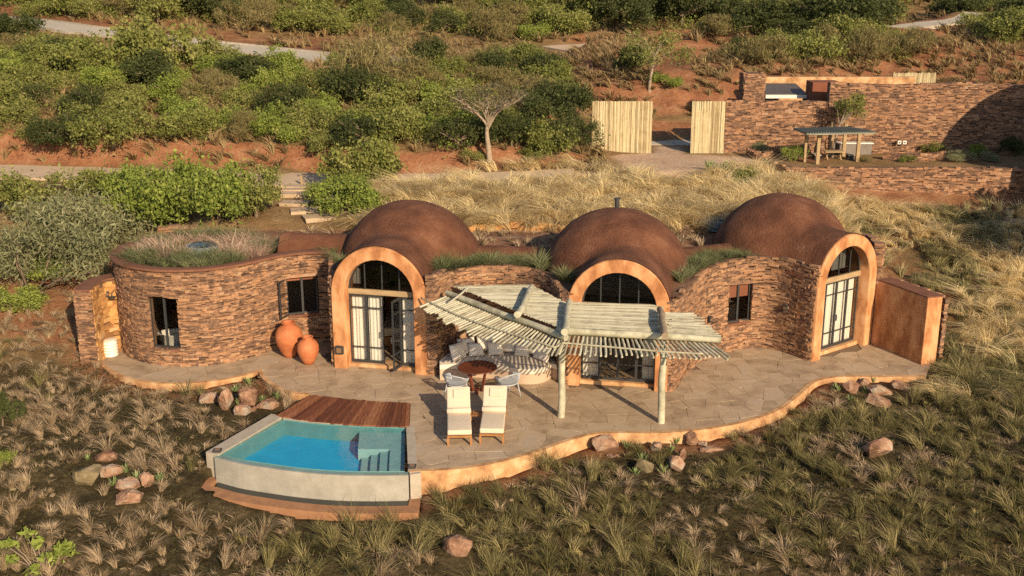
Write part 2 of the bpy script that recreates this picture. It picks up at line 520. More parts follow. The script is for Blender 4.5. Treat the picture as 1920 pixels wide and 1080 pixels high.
EDGE_PX_L = [(178, 668), (205, 694), (250, 711), (320, 719), (400, 714), (450, 705), (486, 695)]
EDGE_PX_B = [(486, 695), (497, 710), (520, 726), (550, 736), (583, 739)]
EDGE_PX_R = [(765, 884), (790, 882), (850, 879), (920, 869), (1000, 848), (1060, 827), (1110, 814), (1150, 811), (1240, 811), (1330, 803), (1400, 789), (1460, 767), (1500, 737), (1530, 714), (1580, 706), (1650, 706), (1735, 705)]
def c2(px): return [Vector((p.x, p.y)) for p in catmull([P(x, y) for x, y in px], 6)]
EDGE_L, EDGE_B, EDGE_R = c2(EDGE_PX_L), c2(EDGE_PX_B), c2(EDGE_PX_R)
DECK_BACK = [Vector(P(x, y).xy) for x, y in ((583, 739), (645, 748), (705, 754), (770, 756))]
PATIO = EDGE_L + EDGE_B[1:] + DECK_BACK[1:] + [Vector(P(768, 800).xy)] + EDGE_R + [Vector((13.5, 33.4)), Vector((12.3, 35.6)), Vector((9.5, 36)), Vector((-7, 36)), Vector((-12.4, 35.4)), Vector((-13.6, 34.4))]

# ------------------------------------------------------------------ terrain
YK = [-80, 0, 14, 20, 22.5, 25, 28, 31, 33, 38, 45, 46, 60, 68, 80, 100, 140, 420]
ZK = [-9, -4.6, -2.7, -1.5, -.98, -.45, -.30, -.2, .02, 1.3, 3.0, 3.3, 5.75, 7.0, 8.5, 10.8, 15.4, 44]
ROADS = []
def road_pts(pxs, zguess):
    return [(p.x, p.y, z) for (x, y), z in zip(pxs, zguess) for p in [P(x, y, z)]]
LOWPATH = road_pts([(-300, 318), (0, 324), (300, 333), (620, 341), (800, 341), (930, 338), (1075, 331)], [3.3, 3.3, 3.3, 3.3, 3.35, 3.4, 3.6])
UPROAD = road_pts([(-120, 28), (65, 45), (150, 57), (235, 67), (350, 82), (450, 93), (560, 105), (640, 112), (760, 118)], [8.7, 8.45, 8.2, 7.95, 7.6, 7.3, 7.05, 6.95, 6.85])
TRACK = road_pts([(1040, 94), (1110, 90), (1200, 89), (1290, 85), (1380, 78)], [7.2, 7.25, 7.3, 7.4, 7.6])
HIPATH = road_pts([(1680, 55), (1740, 47), (1800, 40), (1830, 26)], [8.6, 8.7, 8.8, 9.2])
ROADS = [(LOWPATH, 1.7, .02), (UPROAD, 1.4, .12), (TRACK, 2.2, .05), (HIPATH, 1.2, .1)]
DRIVE = [P(x, y, 4.0).xy for x, y in ((1135, 292), (1180, 312), (1250, 322), (1330, 318), (1440, 305), (1445, 293), (1360, 288), (1292, 286), (1290, 240), (1300, 215), (1225, 210), (1222, 284))]
TERR_X, TERR_Y = 11.55, 46.0
ARCH_SH = [(x, y) for x, y, r, z in DOMES]

def T(x, y):
    x, y = np.asarray(x, float), np.asarray(y, float)
    z = np.interp(y, YK, ZK)
    z = z + (vnoise(x, y, 9, 1) - .5) * .5 * sstep(40, 60, y) + (vnoise(x, y, 25, 2) - .5) * 1.6 * sstep(60, 90, y)
    z = z + (vnoise(x, y, 1.3, 3) - .5) * .14 * (1 - .4 * sstep(24, 30, y)) + (vnoise(x, y, .5, 4) - .5) * .05
    z = z - .12 * (np.abs(x) / 14) ** 2 * (1 - sstep(30, 36, y)) * (y > 10) * np.clip((x < 20) * 1.0, 0, 1) * 0
    # cut bank above the lower path, on the left half
    z = z + .3 * sstep(47.9, 49.0, y) * (1 - sstep(58, 66, y)) * (1 - sstep(0, 6, x))
    # right half behind the villa: flat drive in front of the gates, gullied slope behind
    z = z + (3.95 - z) * sstep(3.5, 6.5, x) * sstep(44.4, 46.2, y) * (1 - sstep(51.5, 56, y)) * np.where(y < 47.5, 1 - sstep(10.0, 11.2, x), 1)
    z = z + (.9 * sstep(56, 59, y) * (1 - sstep(70, 78, y)) + (vnoise(x, y, 4, 8) - .5) * .9) * sstep(2, 6, x) * sstep(55, 58, y) * (1 - sstep(75, 85, y))
    # backfill against the villa
    w = sstep(-14.3, -11.3, x) * (1 - sstep(11.0, 14.6, x)) * sstep(36.0, 38.4, y) * (1 - sstep(47, 51, y))
    bz = np.interp(y, [37, 38.4, 40, 46, 51], [2.7, 2.75, 3.15, 3.72, 4.0])
    z = z + np.maximum(bz - z, 0) * w
    # pool sits a little lower
    z = z - .32 * np.exp(-(((x + 5.2) / 3.4) ** 4 + ((y - 24.6) / 1.6) ** 2))
    # right: below the terrace wall the ground falls
    z = z - .35 * sstep(10, 20, x) * sstep(38, 45, y) * (1 - sstep(46, 46.2, y))
    # roads
    for line, hw, tilt in ROADS:
        d, rz = polydist(x, y, line)
        yy = np.interp(x, [p[0] for p in line], [p[1] for p in line])
        rzz = rz + tilt * np.clip(y - yy, -hw - 1, hw + 1)
        wr = 1 - sstep(hw + .2, hw + 1.3, d)
        z = z + (rzz - z) * wr
    # terrace
    z = np.where((x > TERR_X + .1) & (y > TERR_Y + .15) & (y < 53.5), 3.93, z)
    # under the villa and the patio
    ins = inpoly(x, y, PATIO) | inpoly(x, y, FOOT)
    z = np.where(ins, np.minimum(z, -.75), z)
    pool = inpoly(x, y, POOL_HOLE)
    z = np.where(pool, -1.6, z)
    z = z + (vnoise(x, y, 2.1, 31) - .5) * .55 * sstep(47.6, 48.6, y) * (1 - sstep(50, 52, y)) * (1 - sstep(1, 4, x)) + (vnoise(x, y, 1.2, 32) - .5) * .5 * sstep(53.5, 57, y) * (1 - sstep(70, 76, y)) * sstep(2, 5, x)
    return z

POOL_HOLE = [P(x, y, 0).xy for x, y in ((400, 850), (517, 779), (583, 741), (770, 757), (768, 800), (786, 884))] + [Vector((-2.35, 24.42)), Vector((-3.6, 24.40)), Vector((-5.0, 24.55)), Vector((-6.6, 25.0)), Vector((-7.9, 25.65))]
def Tz(x, y): return float(T(np.array([x]), np.array([y]))[0])
def G(px, py):
    d = ray(px, py)
    ts = np.linspace(15, 180, 3300)
    xs, ys, zs = d.x * ts, d.y * ts, CAM_H + d.z * ts
    hit = np.nonzero(T(xs, ys) >= zs)[0]
    i = hit[0] if len(hit) else len(ts) - 1
    return Vector((xs[i], ys[i], zs[i]))

def axis(lo, hi, fine0, fine1, fs, grow=1.25):
    a = list(np.arange(fine0, fine1 + 1e-6, fs))
    s = fs
    while a[-1] < hi: s *= grow; a.append(a[-1] + s)
    s = fs; pre = []
    c = fine0
    while c > lo: s *= grow; c -= s; pre.append(c)
    return np.array(pre[::-1] + a)
xs = axis(-330, 330, -26, 26, .22, 1.12)
ys1 = np.arange(19, 52, .2)
ys2 = [52.]
s = .25
while ys2[-1] < 420:
    ys2.append(ys2[-1] + s); s = min(s * 1.012, .6) if ys2[-1] < 100 else s * 1.2
ys0 = []
c, s = 19., .3
while c > -80: c -= s; s *= 1.2; ys0.append(c)
ys = np.concatenate([ys0[::-1], ys1, ys2])
GX, GY = np.meshgrid(xs, ys)
GZ = T(GX, GY)
nx, ny = len(xs), len(ys)
ii = np.arange(nx * ny).reshape(ny, nx)
quads = np.stack([ii[:-1, :-1], ii[:-1, 1:], ii[1:, 1:], ii[1:, :-1]], -1).reshape(-1, 4)

def ground_mat():
    m, nt, b = newmat('hillside_ground')
    def att(n):
        a = nt.nodes.new('ShaderNodeAttribute'); a.attribute_name = n
        return a.outputs['Fac']
    n1 = noise_n(nt, 1.4, 8, .68, coord='World')
    n2 = noise_n(nt, 9, 6, .7, coord='World')
    mixn = math_n(nt, 'ADD', math_n(nt, 'MULTIPLY', n1, 1.1), math_n(nt, 'MULTIPLY', n2, .8))
    f = math_n(nt, 'SUBTRACT', mixn, .45)
    litter = ramp(nt, [(.1, (.10, .062, .032)), (.4, (.20, .125, .06)), (.6, (.27, .175, .088)), (.85, (.33, .23, .13))])
    red = ramp(nt, [(.1, (.10, .045, .026)), (.35, (.19, .082, .044)), (.55, (.27, .125, .066)), (.72, (.31, .18, .105)), (.95, (.36, .26, .17))])
    cover = ramp(nt, [(.15, (.020, .015, .009)), (.42, (.044, .034, .017)), (.6, (.078, .060, .030)), (.85, (.16, .112, .062))])  # cover soil, with dim foreground light and dark tuft gaps put into its colour
    sand = ramp(nt, [(.1, (.36, .235, .155)), (.5, (.47, .33, .23)), (.9, (.58, .45, .34))])
    for r in (litter, red, cover, sand): nt.links.new(f, r.inputs[0])
    def mix(a, b_, fac):
        x = nt.nodes.new('ShaderNodeMix'); x.data_type = 'RGBA'
        nt.links.new(fac, x.inputs['Factor']); nt.links.new(a, x.inputs['A']); nt.links.new(b_, x.inputs['B'])
        return x.outputs['Result']
    c = mix(litter.outputs[0], red.outputs[0], att('red'))
    c = mix(c, cover.outputs[0], att('cover'))
    c = mix(c, sand.outputs[0], att('sand'))
    nt.links.new(c, b.inputs['Base Color'])
    b.inputs['Roughness'].default_value = 1
    b.inputs['Specular IOR Level'].default_value = .1
    bn = nt.nodes.new('ShaderNodeBump'); bn.inputs['Strength'].default_value = .9; bn.inputs['Distance'].default_value = .08
    nt.links.new(noise_n(nt, 7, 8, .7, coord='World'), bn.inputs['Height'])
    nt.links.new(bn.outputs[0], b.inputs['Normal'])
    return m
me = np_mesh('ground', np.stack([GX, GY, GZ], -1).reshape(-1, 3), quads, smooth=True, mat=ground_mat())
X, Y = GX.ravel(), GY.ravel()
nz = vnoise(X, Y, 2.2, 11) * .6 + vnoise(X, Y, .8, 12) * .4
slope = np.hypot(*np.gradient(GZ, ys, xs)).ravel()
red = sstep(.22, .5, slope + (nz - .5) * .25) * (Y > 44)
red = np.maximum(red, sstep(.35, .6, nz + .45 * sstep(4, 8, X) * sstep(56, 60, Y) * (1 - sstep(72, 80, Y)) - .36))
red = np.maximum(red, .9 * sstep(.3, .6, nz) * (1 - sstep(-13.5, -12.2, X)) * sstep(31, 33.5, Y) * (1 - sstep(38, 42, Y)) * sstep(-21, -18, X))
red = np.maximum(red, .9 * sstep(11.3, 12.4, X) * (1 - sstep(16, 18, X)) * sstep(34.5, 36, Y) * (1 - sstep(40, 43, Y)) * sstep(.3, .5, nz))
red = np.maximum(red, .8 * sstep(.3, .55, nz + .3 * (1 - sstep(0, .9, np.abs(Y - 45.2)))) * sstep(11, 12, X) * sstep(43.8, 44.6, Y) * (Y < 46.3))
dU, _ = polydist(X, Y, UPROAD)
red = np.maximum(red, .9 * (Y > np.interp(X, [q[0] for q in UPROAD], [q[1] for q in UPROAD])) * (1 - sstep(3.5, 6.5, dU + (nz - .5) * 4)) * (X < 0))
# planting beds at the patio edge are bare red soil
d1, _ = polydist(X, Y, [(p.x, p.y) for p in EDGE_R])
d2, _ = polydist(X, Y, [(p.x, p.y) for p in EDGE_B + EDGE_L])
bed = (1 - sstep(.35, 1.1, np.minimum(d1, d2) + (nz - .5) * .8)) * (Y < 36)
cov = (1 - sstep(31.0, 34.5, Y + (nz - .5) * 2)) * (1 - .85 * bed)
red = np.maximum(red, bed * .8)
cov = np.maximum(cov, .45 * sstep(10.5, 12.5, X) * (1 - sstep(42, 46, Y)))
sand = np.where(inpoly(X, Y, DRIVE) & (Y < 52.3), 1.0, 0.0) * sstep(0, .5, polydist(X, Y, [tuple(q) for q in DRIVE])[0] + (nz - .5) * .5)
sand = np.maximum(sand, .6 * sstep(-5.5, -4, X) * (1 - sstep(11, 13, X)) * sstep(38.6, 39.2, Y) * (1 - sstep(46.5, 48.5, Y)))
for n, v in (('red', red), ('cover', cov), ('sand', sand)):
    a = me.attributes.new(n, 'FLOAT', 'POINT')
    a.data.foreach_set('value', np.asarray(v, np.float32))
ground = tag(link('ground', me, None), kind='structure')

def ribbon(name, line, hw, tilt, m, lift=.1, th=.24, kerb=False):
    pts = catmull([Vector(p) for p in line], 8)
    b = MB()
    V, F = [], []
    for i, p in enumerate(pts):
        a_, c_ = pts[max(0, i - 1)], pts[min(len(pts) - 1, i + 1)]
        t = (c_ - a_); t.z = 0; t.normalize()
        n = Vector((t.y, -t.x, 0))
        if n.y > 0: n = -n
        wob = hw + .12 * math.sin(i * 1.7) * .5
        for s_, dz in ((1, lift), (-1, lift), (1, lift - th), (-1, lift - th)):
            q = p + n * wob * s_
            V.append((q.x, q.y, p.z + tilt * (q.y - p.y) + dz))
    for i in range(len(pts) - 1):
        a_, c_ = i * 4, i * 4 + 4
        F += [(a_, c_, c_ + 1, a_ + 1), (a_ + 2, c_ + 2, c_, a_), (a_ + 1, c_ + 1, c_ + 3, a_ + 3)]
    e_ = (len(pts) - 1) * 4
    F += [(0, 1, 3, 2), (e_ + 2, e_ + 3, e_ + 1, e_)]
    b.add(V, F)
    o = tag(b.build(name, m), kind='structure')
    if kerb:
        k = MB()
        L = []
        for i, p in enumerate(pts):
            a_, c_ = pts[max(0, i - 1)], pts[min(len(pts) - 1, i + 1)]
            t = (c_ - a_); t.z = 0; t.normalize()
            n = Vector((t.y, -t.x, 0))
            if n.y > 0: n = -n
            q = p - n * (hw + .02)
            L.append((q.x, q.y, p.z + tilt * (q.y - p.y)))
        k.strip(L, .12, [q[2] - .2 for q in L], [q[2] + .17 for q in L])
        tag(k.build('kerb', COPSTONE), kind='structure')
    return o
ribbon('concrete_road', UPROAD, 1.05, .12, CONC, kerb=True)
ribbon('garden_path', LOWPATH, 1.35, .02, PATHM)
ribbon('dirt_track', TRACK, 1.6, .05, PATHM)
ribbon('hill_path', HIPATH, .8, .1, CONC)
g0 = P(1256, 282, 4.0)
ribbon('gate_road', [(g0.x + .1, 52.6, 3.98), (g0.x + .15, 55.0, 4.3), (g0.x - .1, 57.5, 4.75), (g0.x - 1.5, 60.5, 5.3)], 1.8, .05, CONC, lift=.06)

# ------------------------------------------------------------------ patio
patio_root = None
b = MB(); b.prism([(p.x, p.y) for p in PATIO], -.74, -.03)
patio = tag(b.build('patio', FLAGJOINT), kind='structure')

def clip(poly, nx_, ny_, c):
    """keep the side nx*x+ny*y <= c"""
    out = []
    n = len(poly)
    for i in range(n):
        a, q = poly[i], poly[(i + 1) % n]
        da, dq = nx_ * a[0] + ny_ * a[1] - c, nx_ * q[0] + ny_ * q[1] - c
        if da <= 0: out.append(a)
        if (da < 0 < dq) or (dq < 0 < da):
            t = da / (da - dq)
            out.append((a[0] + t * (q[0] - a[0]), a[1] + t * (q[1] - a[1])))
    return out

sites = []
rs = random.Random(3)
for _ in range(24000):
    x, y = rs.uniform(-14, 14), rs.uniform(24.5, 36)
    dmin = rs.choice((.32, .42, .55, .75))
    if all((x - a) ** 2 + ((y - c_) * 1.0) ** 2 > dmin ** 2 for a, c_ in sites): sites.append((x, y))
    if len(sites) > 1000: break
PAT2 = [(p.x, p.y) for p in PATIO]
pieces = []
SA = np.array(sites)
WT = np.array([rs.uniform(-.09, .09) for _ in sites])
okp = inpoly(SA[:, 0], SA[:, 1], [(p.x, p.y) for p in PATIO])
okf = inpoly(SA[:, 0], SA[:, 1] - .25, FOOT)
for i, (x, y) in enumerate(sites):
    dd = np.hypot(SA[:, 0] - x, SA[:, 1] - y)
    if okf[i] or polydist(np.array([x]), np.array([y]), PAT2 + PAT2[:1])[0][0] > 1.2 and not okp[i]: continue
    cell = [(x - 1.2, y - 1.2), (x + 1.2, y - 1.2), (x + 1.2, y + 1.2), (x - 1.2, y + 1.2)]
    planes = []
    for j in np.argsort(dd)[1:22]:
        ox, oy = SA[j]
        nx_, ny_ = (ox - x), (oy - y)
        L = math.hypot(nx_, ny_)
        nx_, ny_ = nx_ / L, ny_ / L
        planes.append((nx_, ny_, nx_ * (x + ox) / 2 + ny_ * (y + oy) / 2 + (WT[i] - WT[j]) - .0045))
    for pl in planes:
        cell = clip(cell, *pl)
        if not cell: break
    if not cell: continue
    near = polydist(np.array([x]), np.array([y]), PAT2 + PAT2[:1])[0][0]
    if near < 1.3:
        sub = PAT2
        for pl in planes + [(1, 0, x + 1.2), (-1, 0, -x + 1.2), (0, 1, y + 1.2), (0, -1, -y + 1.2)]:
            sub = clip(sub, *pl)
            if len(sub) < 3: break
        cell = sub
    if len(cell) < 3: continue
    ar = abs(sum(cell[k][0] * cell[(k + 1) % len(cell)][1] - cell[(k + 1) % len(cell)][0] * cell[k][1] for k in range(len(cell)))) / 2
    if ar < .02: continue
    pieces.append((ar / (y * y), cell, x, y))
pieces.sort(key=lambda q: -q[0])
rest = MB()
for k, (ar, cell, x, y) in enumerate(pieces):
    dz = rs.uniform(-.004, .004)
    if k < 300:
        q = MB(); q.prism(cell, -.028, dz)
        q.build('flagstone', FLAG, patio)
    else:
        rest.prism(cell, -.028, dz)
if rest.v: tag(rest.build('flagstone_paving', FLAG, patio, rnd=True), kind='stuff')
def edge_wall(line, name, zb, zt=.012, hw=.07):
    q = MB()
    q.strip(line, hw, zb, zt)
    return q.build(name, EDGE, patio)
edge_wall(EDGE_L[:-1] + [EDGE_L[-1]] + EDGE_B[1:-1], 'edge_wall', -.8)
edge_wall(EDGE_R[1:], 'edge_wall', -1.3)

# ------------------------------------------------------------------ pool and deck
pool = thing('swimming_pool', 'infinity plunge pool with turquoise water and curved grey weir wall', 'pool', P(600, 850, -.9))
wl = [P(x, y).xy for x, y in ((407, 853), (450, 864), (500, 872), (560, 880), (628, 885.5), (700, 887), (766, 886))]   # weir edge
WE = [Vector(p) for p in catmull([(p.x, p.y, 0) for p in wl], 5)]
bl, br = P(531, 784).xy, P(767, 799.5).xy
back = [Vector((p.x, p.y, 0)) for p in catmull([(bl.x, bl.y, 0), tuple(P(600, 792).xy) + (0,), tuple(P(690, 797.5).xy) + (0,), (br.x, br.y, 0)], 5)]
WLV = -.022
inner = [(p.x, p.y) for p in back] + [(p.x, p.y) for p in WE[::-1]]
def inset(poly, d):
    n = len(poly)
    area = sum(poly[i][0] * poly[(i + 1) % n][1] - poly[(i + 1) % n][0] * poly[i][1] for i in range(n))
    sg = 1 if area > 0 else -1
    out = []
    for i in range(n):
        a, p, c_ = Vector(poly[i - 1]), Vector(poly[i]), Vector(poly[(i + 1) % n])
        t1, t2 = (p - a).normalized(), (c_ - p).normalized()
        n1, n2 = Vector((-t1.y, t1.x)) * sg, Vector((-t2.y, t2.x)) * sg
        m_ = (n1 + n2)
        m_ = m_.normalized() / max(.4, m_.normalized().dot(n1)) if m_.length > 1e-4 else n1
        out.append(tuple(p + m_ * d))
    return out
n = len(inner)
inn = inset(inner, .1)
b = MB()
b.add([(x, y, .0) for x, y in inn] + [(x, y, -.46) for x, y in inn], [(i, (i + 1) % n, n + (i + 1) % n, n + i) for i in range(n)])
b.build('basin_wall', POOLGREY, pool)
b = MB()
b.add([(x, y, -.46) for x, y in inn], [tuple(range(n))])
b.build('basin_floor', POOLIN, pool)
ww = inset(inner, -.06)
b = MB(); b.add([(x, y, WLV) for x, y in ww], [tuple(range(n))])
wat = b.build('water', WATER, pool)
wat.data.flip_normals() if wat.data.polygons[0].normal.z < 0 else None
# weir wall: outer sheet from the edge down to the trough
b = MB()
WEo = [Vector((p.x, p.y)) for p in WE]
b.strip([p - Vector((0, .0)) for p in WEo], .1, -1.25, -.03)
b.build('weir_wall', WEIR, pool)
b = MB()
tr = [Vector((p.x, p.y - .68)) for p in WEo]
tr = [tr[0] + Vector((-.35, .12))] + tr + [tr[-1] + Vector((.3, 0))]
b.strip(tr, .19, -1.35, -.66)
b.strip([tr[0] + Vector((.1, .15)), tr[0] + Vector((.25, .75))], .12, -1.35, -.662)
b.strip([tr[-1] + Vector((-.14, .12)), tr[-1] + Vector((-.14, .62))], .14, -1.35, -.664)
b.build('trough_wall', mat('trough_render', [(.24, .12, .065), (.40, .21, .11)], 3, .9, .3, 25), pool)
b = MB()
tp = [(p.x, p.y - .12) for p in WEo] + [(p.x, p.y - .52) for p in WEo[::-1]]
b.add([(x, y, -.715) for x, y in tp], [tuple(range(len(tp)))])
o = b.build('trough_water', mat('trough_wet', [(.02, .025, .025), (.03, .035, .035)], 3, .08, spec=.5), pool)
if o.data.polygons[0].normal.z < 0: o.data.flip_normals()
b = MB()
cl0, cl1 = P(516, 779.5).xy, P(397, 849).xy
b.strip([cl1 + Vector((.02, -.05)), cl0 + Vector((.05, .03))], .2, -1.3, .012)
cp = b.build('coping', COPSTONE, pool)
b = MB(); b.strip([(p.x, p.y + .05) for p in back], .06, -.6, -.004); b.build('coping', COPSTONE, pool)
b = MB(); b.strip([P(767.5, 800).xy + Vector((.03, 0)), P(766, 884).xy + Vector((.10, .03))], .115, -1.2, .006); b.build('coping', COPSTONE, pool)
b = MB(); b.strip([P(768, 889).xy + Vector((.0, -.0)), P(786, 886).xy + Vector((.03, 0))], .05, -1.2, .008); b.build('end_pier', COPSTONE, pool)
# bench and steps on the right of the basin
e0, e1 = Vector(br), Vector(wl[-1])
dx = (e1 - e0)
b = MB(); p0 = e0 + Vector((-1.45, -.18)); 
b.prism([tuple(e0 + Vector((-1.35, -.12))), tuple(e0 + Vector((-.11, -.12))), tuple(e0 + Vector((-.11, 0)) + dx * .42), tuple(e0 + Vector((-1.35, 0)) + dx * .42)], -.455, -.13)
b.prism([tuple(e0 + Vector((-.5, 0)) + dx * .421), tuple(e0 + Vector((-.11, 0)) + dx * .421), tuple(e0 + Vector((-.11, 0)) + dx * .93), tuple(e0 + Vector((-.5, 0)) + dx * .93)], -.455, -.131)
b.build('bench', POOLSTEP, pool)
for k in range(3):
    b = MB(); x1 = -.505 - .25 * k
    b.prism([tuple(e0 + Vector((x1 - .25, 0)) + dx * .425), tuple(e0 + Vector((x1, 0)) + dx * .425), tuple(e0 + Vector((x1, 0)) + dx * .88), tuple(e0 + Vector((x1 - .25, 0)) + dx * .88)], -.455, -.2 - .085 * k)
    b.build('step', POOLSTEP, pool)

deck = thing('wooden_deck', 'red hardwood plank deck along the back of the pool', 'deck', P(650, 770))
A = [P(x, y, .03) for x, y in ((583, 739.5), (645, 747), (705, 752), (769, 755))]
B_ = [P(x, y, .03) for x, y in ((517, 779), (600, 790), (690, 797), (767, 799))]
A, B_ = catmull(A, 12), catmull(B_, 12)
def along(L, t):
    d = [0]
    for a, c_ in zip(L[:-1], L[1:]): d.append(d[-1] + (c_ - a).length)
    s_ = t * d[-1]
    for i in range(len(L) - 1):
        if s_ <= d[i + 1] + 1e-9:
            return L[i].lerp(L[i + 1], (s_ - d[i]) / max(1e-9, d[i + 1] - d[i]))
    return L[-1].copy()
NP = 30
for i in range(NP):
    t0, t1 = (i + .04) / NP, (i + .96) / NP
    a0, a1, b0, b1 = along(A, t0), along(A, t1), along(B_, t0), along(B_, t1)
    e = (b0 - a0).normalized() * random.uniform(-.02, .03)
    q = MB()
    q.prism([tuple((a0 - e).xy), tuple((a1 - e).xy), tuple((b1 + e).xy), tuple((b0 + e).xy)], -.012, .028 + random.uniform(-.004, .004))
    q.build('plank', TEAK, deck)
q = MB(); q.prism([tuple((p + Vector((0, -.02, 0))).xy) for p in A] + [tuple((p + Vector((0, .09, 0))).xy) for p in B_[::-1]], -.6, -.014)
q.build('joist_base', MORTAR, deck)
for (x, y), lb in (((408, 846), 'small square dark floor light on the pale left coping of the pool'), ((773, 876), 'small square dark floor light on the patio at the right front corner of the pool')):
    t = thing('floor_light', lb, 'light', P(x, y, .014), 'square pool lights')
    c0 = P(x, y, .014)
    q = MB(); q.box((c0.x, c0.y, .04), (.2, .2, .05)); bevel(q.build('housing', STEEL, t), .01)
    q = MB(); q.box((c0.x, c0.y, .067), (.13, .13, .008)); q.build('lens', mat('amber_lens', [(.18, .11, .07), (.25, .16, .1)], 4, .3), t)
# ------------------------------------------------------------------ stone walls
def unit_stone(k, m):
    rr = random.Random(k)
    b = MB()
    pts = [Vector((a / 2, c_ / 2, e / 2)) for e in (-1, 1) for c_ in (-1, 1) for a in (-1, 1)]
    pts = [Vector((p.x + rr.uniform(-.07, .05) * (1 if p.x > 0 else -1), p.y + rr.uniform(-.12, .12), p.z + rr.uniform(-.14, .06) * (1 if p.z > 0 else -1))) for p in pts]
    b.add(pts, [(0, 2, 3, 1), (4, 5, 7, 6), (0, 1, 5, 4), (2, 6, 7, 3), (0, 4, 6, 2), (1, 3, 7, 5)])
    return b
STV = [unit_stone(k, STONE) for k in range(10)]
STM = {}
def stone_mesh(k, m):
    if (k, m.name) not in STM: STM[(k, m.name)] = STV[k].mesh('stone', m)
    return STM[(k, m.name)]

class Wall:
    """stone faced wall along a plan path; outside is to the right of the direction of travel"""
    def __init__(s, path, z0, z1, openings=(), depth=.13, th=.3, course=(.03, .075), length=(.11, .34), seed=1):
        s.p = [Vector(q[:2]) for q in path]
        s.d = [0]
        for a, b in zip(s.p[:-1], s.p[1:]): s.d.append(s.d[-1] + (b - a).length)
        s.L = s.d[-1]
        s.z0, s.z1, s.th, s.depth = z0, z1, th, depth
        s.op = []
        for a, b, za, zb in openings:
            s.op.append((s.near(a), s.near(b), za, zb))
        s.course, s.length, s.rr = course, length, random.Random(seed)
    def at(s, q):
        q = min(max(q, 0), s.L)
        i = min(max(bisect.bisect_left(s.d, q - 1e-9) - 1, 0), len(s.p) - 2)
        t = (s.p[i + 1] - s.p[i]).normalized()
        return s.p[i] + t * (q - s.d[i]), t
    def near(s, pt):
        pt = Vector(pt[:2]); best = (1e9, 0)
        for k in range(800):
            q = s.L * k / 799
            d = (s.at(q)[0] - pt).length
            if d < best[0]: best = (d, q)
        return best[1]
    def top(s, q): return s.z1(s.at(q)[0]) if callable(s.z1) else s.z1
    def bot(s, q): return s.z0(s.at(q)[0]) if callable(s.z0) else s.z0
    def core(s, name, m, parent):
        cuts = sorted(set([round(k, 4) for k in s.d] + [round(v, 4) for o in s.op for v in o[:2]] + [round(s.L * k / 60, 4) for k in range(61)]))
        cuts = [c_ for i, c_ in enumerate(cuts) if i == 0 or c_ - cuts[i - 1] > .004]
        def off(q, w):
            p, _ = s.at(q)
            t = (s.at(min(q + .05, s.L))[0] - s.at(max(q - .05, 0))[0]).normalized()
            return p - Vector((t.y, -t.x)) * w
        b = MB()
        for a, c_ in zip(cuts[:-1], cuts[1:]):
            mid = (a + c_) / 2
            iv = [(None, None)]
            zz = []
            lo = 'b'
            holes = sorted([(o[2], o[3]) for o in s.op if o[0] <= mid <= o[1]])
            edges = ['b'] + [v for h in holes for v in h] + ['t']
            for k in range(0, len(edges), 2):
                def zv(e, q): return s.bot(q) - .02 if e == 'b' else (s.top(q) - .03 if e == 't' else e)
                e0, e1 = edges[k], edges[k + 1]
                if zv(e1, mid) - zv(e0, mid) < .01: continue
                pa, pc, qa, qc = off(a, .09), off(c_, .09), off(a, s.th), off(c_, s.th)
                v = [(pa.x, pa.y, zv(e0, a)), (pc.x, pc.y, zv(e0, c_)), (pc.x, pc.y, zv(e1, c_)), (pa.x, pa.y, zv(e1, a)),
                     (qa.x, qa.y, zv(e0, a)), (qc.x, qc.y, zv(e0, c_)), (qc.x, qc.y, zv(e1, c_)), (qa.x, qa.y, zv(e1, a))]
                f = [(0, 1, 2, 3), (5, 4, 7, 6), (3, 2, 6, 7), (4, 5, 1, 0)]
                if any(abs(o[1] - a) < .006 for o in s.op) or a == cuts[0]: f.append((0, 3, 7, 4))
                if any(abs(o[0] - c_) < .006 for o in s.op) or c_ == cuts[-1]: f.append((1, 5, 6, 2))
                b.add(v, f)
        return b.build(name, m, parent)
    def stones(s):
        out = []
        zmin = min(s.bot(s.L * k / 40) for k in range(41))
        zmax = max(s.top(s.L * k / 40) for k in range(41))
        z = zmin
        rr = s.rr
        while z < zmax:
            h = rr.uniform(*s.course)
            q = -rr.uniform(0, .3)
            while q < s.L:
                w = rr.uniform(*s.length) * (.55 + 9 * min(h, .12))
                a, c_ = max(q, 0), min(q + w, s.L)
                q += w
                hh = h * rr.choice((.8, 1.0, 1.0, 1.25, 1.7))
                zc = z + rr.uniform(-.022, .022)
                for o in s.op:
                    if zc + hh * .5 > o[2] and zc + hh * .5 < o[3]:
                        if a < o[0] < c_ : c_ = o[0]
                        elif a < o[1] < c_: a = o[1]
                        elif o[0] <= a and c_ <= o[1]: c_ = a
                if c_ - a < .05: continue
                m = (a + c_) / 2
                if zc + hh * .6 > s.top(m) or zc + hh * .5 < s.bot(m): continue
                # corners: never bridge a sharp turn
                pa, pc = s.at(a)[0], s.at(c_)[0]
                if (pc - pa).length < .5 * (c_ - a): continue
                t = (pc - pa).normalized()
                n = Vector((t.y, -t.x))
                pr = rr.uniform(-.016, .022)
                cen = (pa + pc) / 2 - n * (s.depth / 2 - pr)
                out.append((cen.x, cen.y, zc + hh / 2, math.atan2(t.y, t.x), (pc - pa).length * 1.03, s.depth, hh * 1.02, rr.randrange(10), rr.uniform(-.06, .06)))
            z += h
        return out

